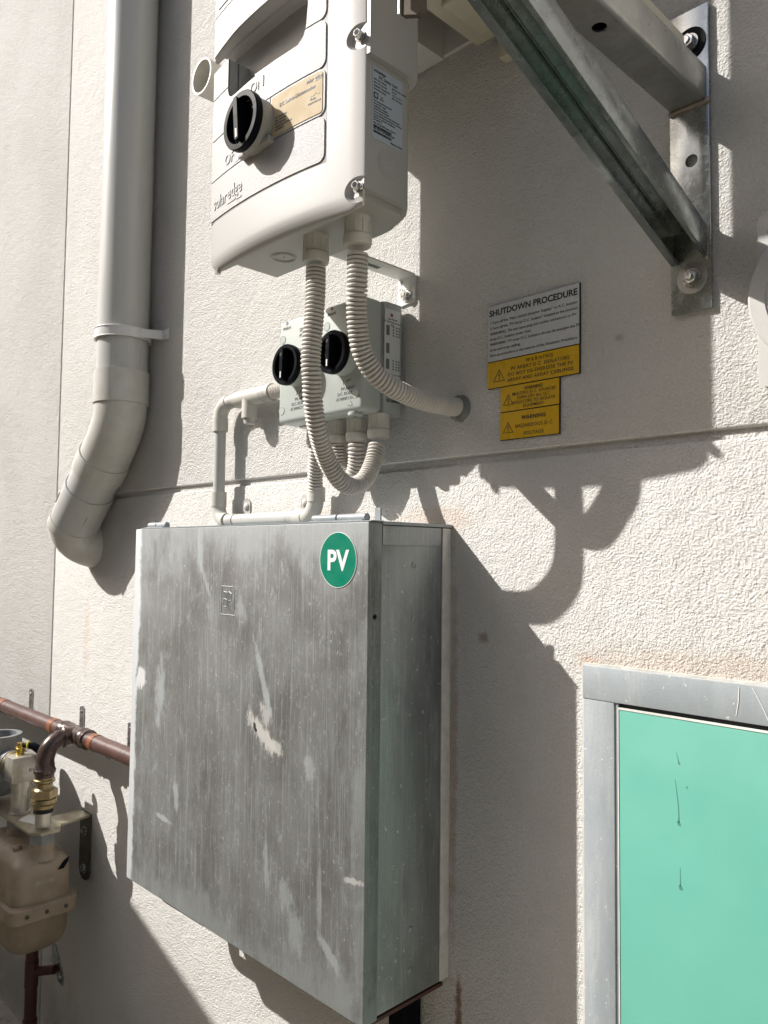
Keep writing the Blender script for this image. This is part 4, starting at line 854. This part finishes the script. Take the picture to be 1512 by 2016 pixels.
# ================================================================== copper gas line along the wall
gl = thing("copper_gas_pipe", "brown copper gas pipe running level along the wall", "pipe", (-2.2, -0.06, -0.51))
GD, GZ2, GR = 0.06, -0.506, 0.0215
m = MB(); m.cyl(V(-4.6, GD, GZ2), V(-1.615, GD, GZ2), GR, n=32); obj("pipe", m, "copper_brown", gl)
for x0, x1 in ((-2.745, -2.705), (-2.325, -2.295), (-2.055, -2.03)):
    m = MB(); m.hollow(V(x0, GD, GZ2), V(x1, GD, GZ2), GR + 0.0012, GR - 0.001, 32); obj("pipe_band", m, "copper_bright", gl)
tp = MB(); TX = -2.166
tp.lathe(V(TX - 0.085, GD, GZ2), (1, 0, 0), [(GR + .001, 0), (GR + 0.005, 0.003), (GR + 0.006, 0.010), (GR + 0.003, 0.016), (GR + 0.003, 0.028), (GR + 0.006, 0.034), (GR + 0.004, 0.042), (GR + 0.004, 0.128), (GR + 0.006, 0.136), (GR + 0.003, 0.142), (GR + 0.003, 0.154), (GR + 0.006, 0.160), (GR + 0.005, 0.167), (GR + .001, 0.17)], 32)
tp.cyl(V(TX, GD, GZ2), V(TX, GD + 0.045, GZ2), GR + 0.003, n=28); obj("tee", tp, "copper_fitting", gl)
BDP = 0.143
ep = MB(); pth = [V(TX, GD + 0.035, GZ2)] + pbend(V(TX, BDP, GZ2), (0, -1, 0), (0, 0, -1), 0.055, 12) + [V(TX, BDP, GZ2 - 0.085)]
ep.tube(pth, 0.0235, 28); ep.lathe(V(TX, GD + 0.030, GZ2), (0, -1, 0), [(0.0245, 0), (0.0285, 0.003), (0.0285, 0.009), (0.025, 0.012)], 28)
ep.lathe(V(TX, BDP, GZ2 - 0.062), (0, 0, -1), [(0.0245, 0), (0.0255, 0.012), (0.0285, 0.016), (0.0285, 0.024), (0.025, 0.028), (0.025, 0.036)], 28); obj("elbow", ep, "copper_fitting", gl)
ZB = GZ2 - 0.096
bp2 = MB(); bp2.lathe(V(TX, BDP, ZB), (0, 0, -1), [(0.0245, 0), (0.0245, 0.006), (0.0275, 0.008), (0.0275, 0.014), (0.022, 0.018), (0.022, 0.030), (0.026, 0.034)], 30)
bp2.hexa(V(TX, BDP, ZB - 0.034), (0, 0, -1), 0.0345, 0.024, 0.5, 0.003)
bp2.lathe(V(TX, BDP, ZB - 0.058), (0, 0, -1), [(0.032, 0), (0.033, 0.010), (0.0275, 0.016), (0.0275, 0.024), (0.025, 0.026)], 30); bro = obj("brass_union", bp2, "brass", gl)
m = MB(); m.cyl(V(TX, BDP, ZB - 0.080), V(TX, BDP, ZB - 0.094), 0.0255, n=24); obj("thread_seal", m, "dark_gap", bro)
m = MB(); m.cyl(V(TX, BDP, ZB - 0.094), V(TX, BDP, ZB - 0.130), 0.0205, n=24); obj("nipple", m, "machined_metal", gl)
for x in (-2.655, -2.265, -1.965):
    m = MB(); m.front([(x - 0.014, -0.452), (x + 0.006, -0.446), (x + 0.014, -0.452), (x + 0.014, -0.515), (x - 0.014, -0.515)], 0.0, 0.003); so_ = obj("saddle_clip", m, "galv_steel", gl)
    m = MB(); m.box(x - 0.012, x + 0.012, 0.003, 0.062, -0.533, -0.530); obj("clip_arm", m, "galv_steel", so_)
    m = MB(); m.lathe(V(x, 0.003, -0.464), (0, -1, 0), [(0.005, 0), (0.003, 0.003)], 12); obj("screw_head", m, "steel_bolt", so_)

# ================================================================== gas meter
gm = thing("gas_meter", "beige domestic gas meter hanging from its steel bracket", "gas meter", (-2.26, -0.15, -1.05))
GX0, GX1, GD0, GD1 = -2.47, -2.122, 0.075, 0.228
def rr_loop(x0, x1, d0, d1, r, z, n=6): return [V(a, b, z) for a, b in rrect(x0, x1, d0, d1, r, n)]
def loft(sections): 
    q = MB(); q.rings([rr_loop(GX0 + i, GX1 - i, GD0 + i * 0.7, GD1 - i * 0.7, r, z) for i, r, z in sections]); return q
obj("upper_case", loft([(-0.003, 0.03, -0.925), (-0.002, 0.032, -0.90), (0.0, 0.034, -0.845), (0.004, 0.030, -0.826), (0.012, 0.032, -0.815), (0.050, 0.03, -0.797), (0.065, 0.02, -0.795)]), "meter_beige", gm, smooth=60)
obj("lower_case", loft([(0.055, 0.03, -1.054), (0.03, 0.036, -1.050), (0.012, 0.038, -1.036), (0.003, 0.036, -1.012), (-0.002, 0.032, -0.93)]), "meter_beige", gm, smooth=60)
obj("joint_band", loft([(-0.004, 0.024, -0.9535), (-0.017, 0.026, -0.953), (-0.019, 0.026, -0.951), (-0.019, 0.026, -0.917), (-0.017, 0.026, -0.915), (-0.003, 0.024, -0.9135)]), "meter_beige", gm, smooth=28)
for x in (TX, -2.335):
    m = MB(); m.lathe(V(x, BDP, -0.815), (0, 0, 1), [(0.040, 0), (0.034, 0.012), (0.0315, 0.018), (0.030, 0.048)], 30); obj("spigot", m, "meter_beige", gm)
    m = MB(); m.hexa(V(x, BDP, -0.775), (0, 0, 1), 0.0345, 0.028, 0.1, 0.002); m.cyl(V(x, BDP, -0.750), V(x, BDP, -0.745), 0.032, n=24); obj("union_nut", m, "dull_grey", gm)
m = MB(); m.box(-2.43, -2.25, 0.215, 0.243, -0.90, -0.815, 0.008, 2); ixo = obj("index_box", m, "meter_beige", gm)
m = MB(); m.box(-2.41, -2.275, 0.2425, 0.2445, -0.885, -0.832, 0.002); obj("index_window", m, "red_window", ixo)
m = MB(); m.box(-2.265, -2.235, 0.205, 0.24, -0.925, -0.908, 0.003); obj("tamper_lug", m, "copper_fitting", gm)
m = MB(); m.prism([(0.118, -0.842), (0.098, -0.822), (0.088, -0.815), (0.090, -0.826), (0.102, -0.842)], lambda p, t: V(t, p[0], p[1]), GX1 - 0.004, GX1 + 0.0012); obj("black_tape", m, "black_plastic", gm)
m = MB(); m.cyl(V(-2.215, 0.19, -0.800), V(-2.215, 0.19, -0.785), 0.011, n=14, bev=0.003); obj("seal_plug", m, "meter_beige", gm)
for d in (0.10, 0.15, 0.20):
    m = MB(); m.hexa(V(GX1 + 0.0188, d, -0.934), (1, 0, 0), 0.0055, 0.004, 0.3, 0.001); obj("band_screw", m, "dark_steel", gm)
m = MB(); m.side(rrect(0.125, 0.175, -0.893, -0.858, 0.003), GX1 - 0.001, GX1 + 0.0009); obj("worn_label", m, "label_worn", gm)
# bracket plate that carries the meter
mk = thing("meter_bracket", "zinc-yellow steel bracket plate carrying the gas meter", "bracket", (-2.25, 0, -0.93))
m = MB(); m.prism([(-2.52, 0.105), (-2.52, 0.185), (-2.155, 0.185), (-2.122, 0.165), (-2.122, 0.115), (-2.165, 0.095), (-2.185, 0.004), (-2.245, 0.004), (-2.245, 0.105)], lambda p, t: V(p[0], p[1], t), -0.7445, -0.7385); obj("top_plate", m, "zinc_plate", mk)
m = MB(); m.front([(-2.248, -0.738), (-2.182, -0.738), (-2.180, -0.90), (-2.188, -0.917), (-2.203, -0.925), (-2.226, -0.925), (-2.241, -0.915), (-2.248, -0.90)], 0.0, 0.005); obj("wall_leg", m, "dark_steel", mk)
for z in (-0.79, -0.895):
    m = MB(); m.lathe(V(-2.215, 0.004, z), (0, -1, 0), [(0.014, 0), (0.014, 0.002)], 20); m.hexa(V(-2.215, 0.006, z), (0, -1, 0), 0.009, 0.008); obj("hex_bolt", m, "steel_bolt", mk)
m = MB(); m.prism([(-2.30, 0.13), (-2.24, 0.115), (-2.205, 0.15), (-2.27, 0.17)], lambda p, t: V(p[0], p[1], t), -0.7384, -0.7378); obj("tag_label", m, "white_metal", mk)
# test-point block and regulator on the other spigot
vb = thing("test_block", "square metal test point block above the meter's left spigot", "valve", (-2.335, -0.143, -0.74))
m = MB(); m.lathe(V(-2.335, BDP, -0.738), (0, 0, 1), [(0.029, 0), (0.029, 0.004), (0.024, 0.005), (0.024, 0.070), (0.027, 0.071), (0.027, 0.105)], 28); obj("stem", m, "machined_metal", vb)
m = MB(); m.box(-2.366, -2.304, 0.105, 0.178, -0.648, -0.578, 0.002); bk = obj("block", m, "machined_metal", vb)
text("KUP", 0.016, V(-2.3036, 0.133, -0.622), SX, FZ, "ink_grey", bk, bold=0.01)
m = MB(); m.cyl(V(-2.345, BDP, -0.578), V(-2.345, BDP, -0.560), 0.0115, n=16); m.ring(V(-2.345, BDP, -0.558), (0, 0, 1), 0.0105, 0.003, 18, 6); m.cyl(V(-2.345, BDP, -0.556), V(-2.345, BDP, -0.545), 0.010, n=16); obj("test_nipple", m, "brass_bright", vb)
m = MB(); m.tube([V(-2.335, 0.137, -0.552), V(-2.315, 0.118, -0.553), V(-2.300, 0.105, -0.565), V(-2.288, 0.095, -0.585)], [0.006, 0.011, 0.012, 0.012], 12); capo = obj("hanging_cap", m, "black_plastic", vb)
m = MB(); m.ring(V(-2.325, 0.127, -0.551), (1, 0.8, 0), 0.009, 0.003, 16, 6); obj("cap_strap", m, "tape_yellow", capo)
rg = thing("gas_regulator", "grey gas regulator left of the metal test block", "regulator", (-2.5, -0.15, -0.74))
m = MB(); m.lathe(V(-2.367, BDP, -0.612), (-1, 0, 0), [(0.034, 0), (0.038, 0.004), (0.038, 0.018), (0.033, 0.022), (0.030, 0.05)], 30); obj("brass_ring", m, "brass", rg)
m = MB(); m.lathe(V(-2.50, 0.15, -0.700), (0, 0, 1), [(0.04, -0.02), (0.065, 0), (0.075, 0.03), (0.075, 0.06), (0.06, 0.085), (0.060, 0.13)], 36); m.cyl(V(-2.40, BDP, -0.612), V(-2.48, BDP, -0.62), 0.034, n=24); obj("body", m, "dull_grey", rg)
m = MB(); m.hollow(V(-2.50, 0.15, -0.572), V(-2.50, 0.15, -0.545), 0.064, 0.050, 36); obj("cap_ring", m, "dull_grey", rg)
m = MB(); m.hollow(V(-2.44, 0.19, -0.69), V(-2.425, 0.225, -0.69), 0.030, 0.022, 26); obj("vent_port", m, "dull_grey", rg)
# riser below the meter
rs = thing("copper_riser", "dark red copper riser pipe below the gas meter", "pipe", (-2.44, -0.05, -1.5))
m = MB(); m.cyl(V(-2.435, 0.055, -1.51), V(-2.435, 0.055, -1.0), 0.0175, n=26); obj("pipe", m, "copper_red", rs)
m = MB(); m.hollow(V(-2.435, 0.055, -1.405), V(-2.435, 0.055, -1.38), 0.0205, 0.017, 26); obj("coupling", m, "copper_red", rs)
m = MB(); m.hollow(V(-2.435, 0.055, -1.285), V(-2.435, 0.055, -1.21), 0.0195, 0.017, 26); obj("coupling", m, "copper_red", rs)
m = MB(); m.cyl(V(-2.435, 0.055, -1.245), V(-2.375, 0.012, -1.23), 0.013, n=18); obj("side_stub", m, "copper_red", rs)
m = MB(); m.front([(-2.415, -1.17), (-2.395, -1.17), (-2.335, -1.235), (-2.335, -1.265), (-2.365, -1.262), (-2.415, -1.22)], 0.0, 0.005); so_ = obj("wall_clip", m, "galv_steel", rs)
m = MB(); m.lathe(V(-2.352, 0.005, -1.245), (0, -1, 0), [(0.007, 0), (0.004, 0.004)], 12); obj("screw_head", m, "steel_bolt", so_)

for o in bpy.data.objects:                          # small printed marks, too fine to pick apart
    if o.name.split('.')[0] in ('print', 'wiring_diagram', 'weld_bead'): o['kind'] = 'stuff'
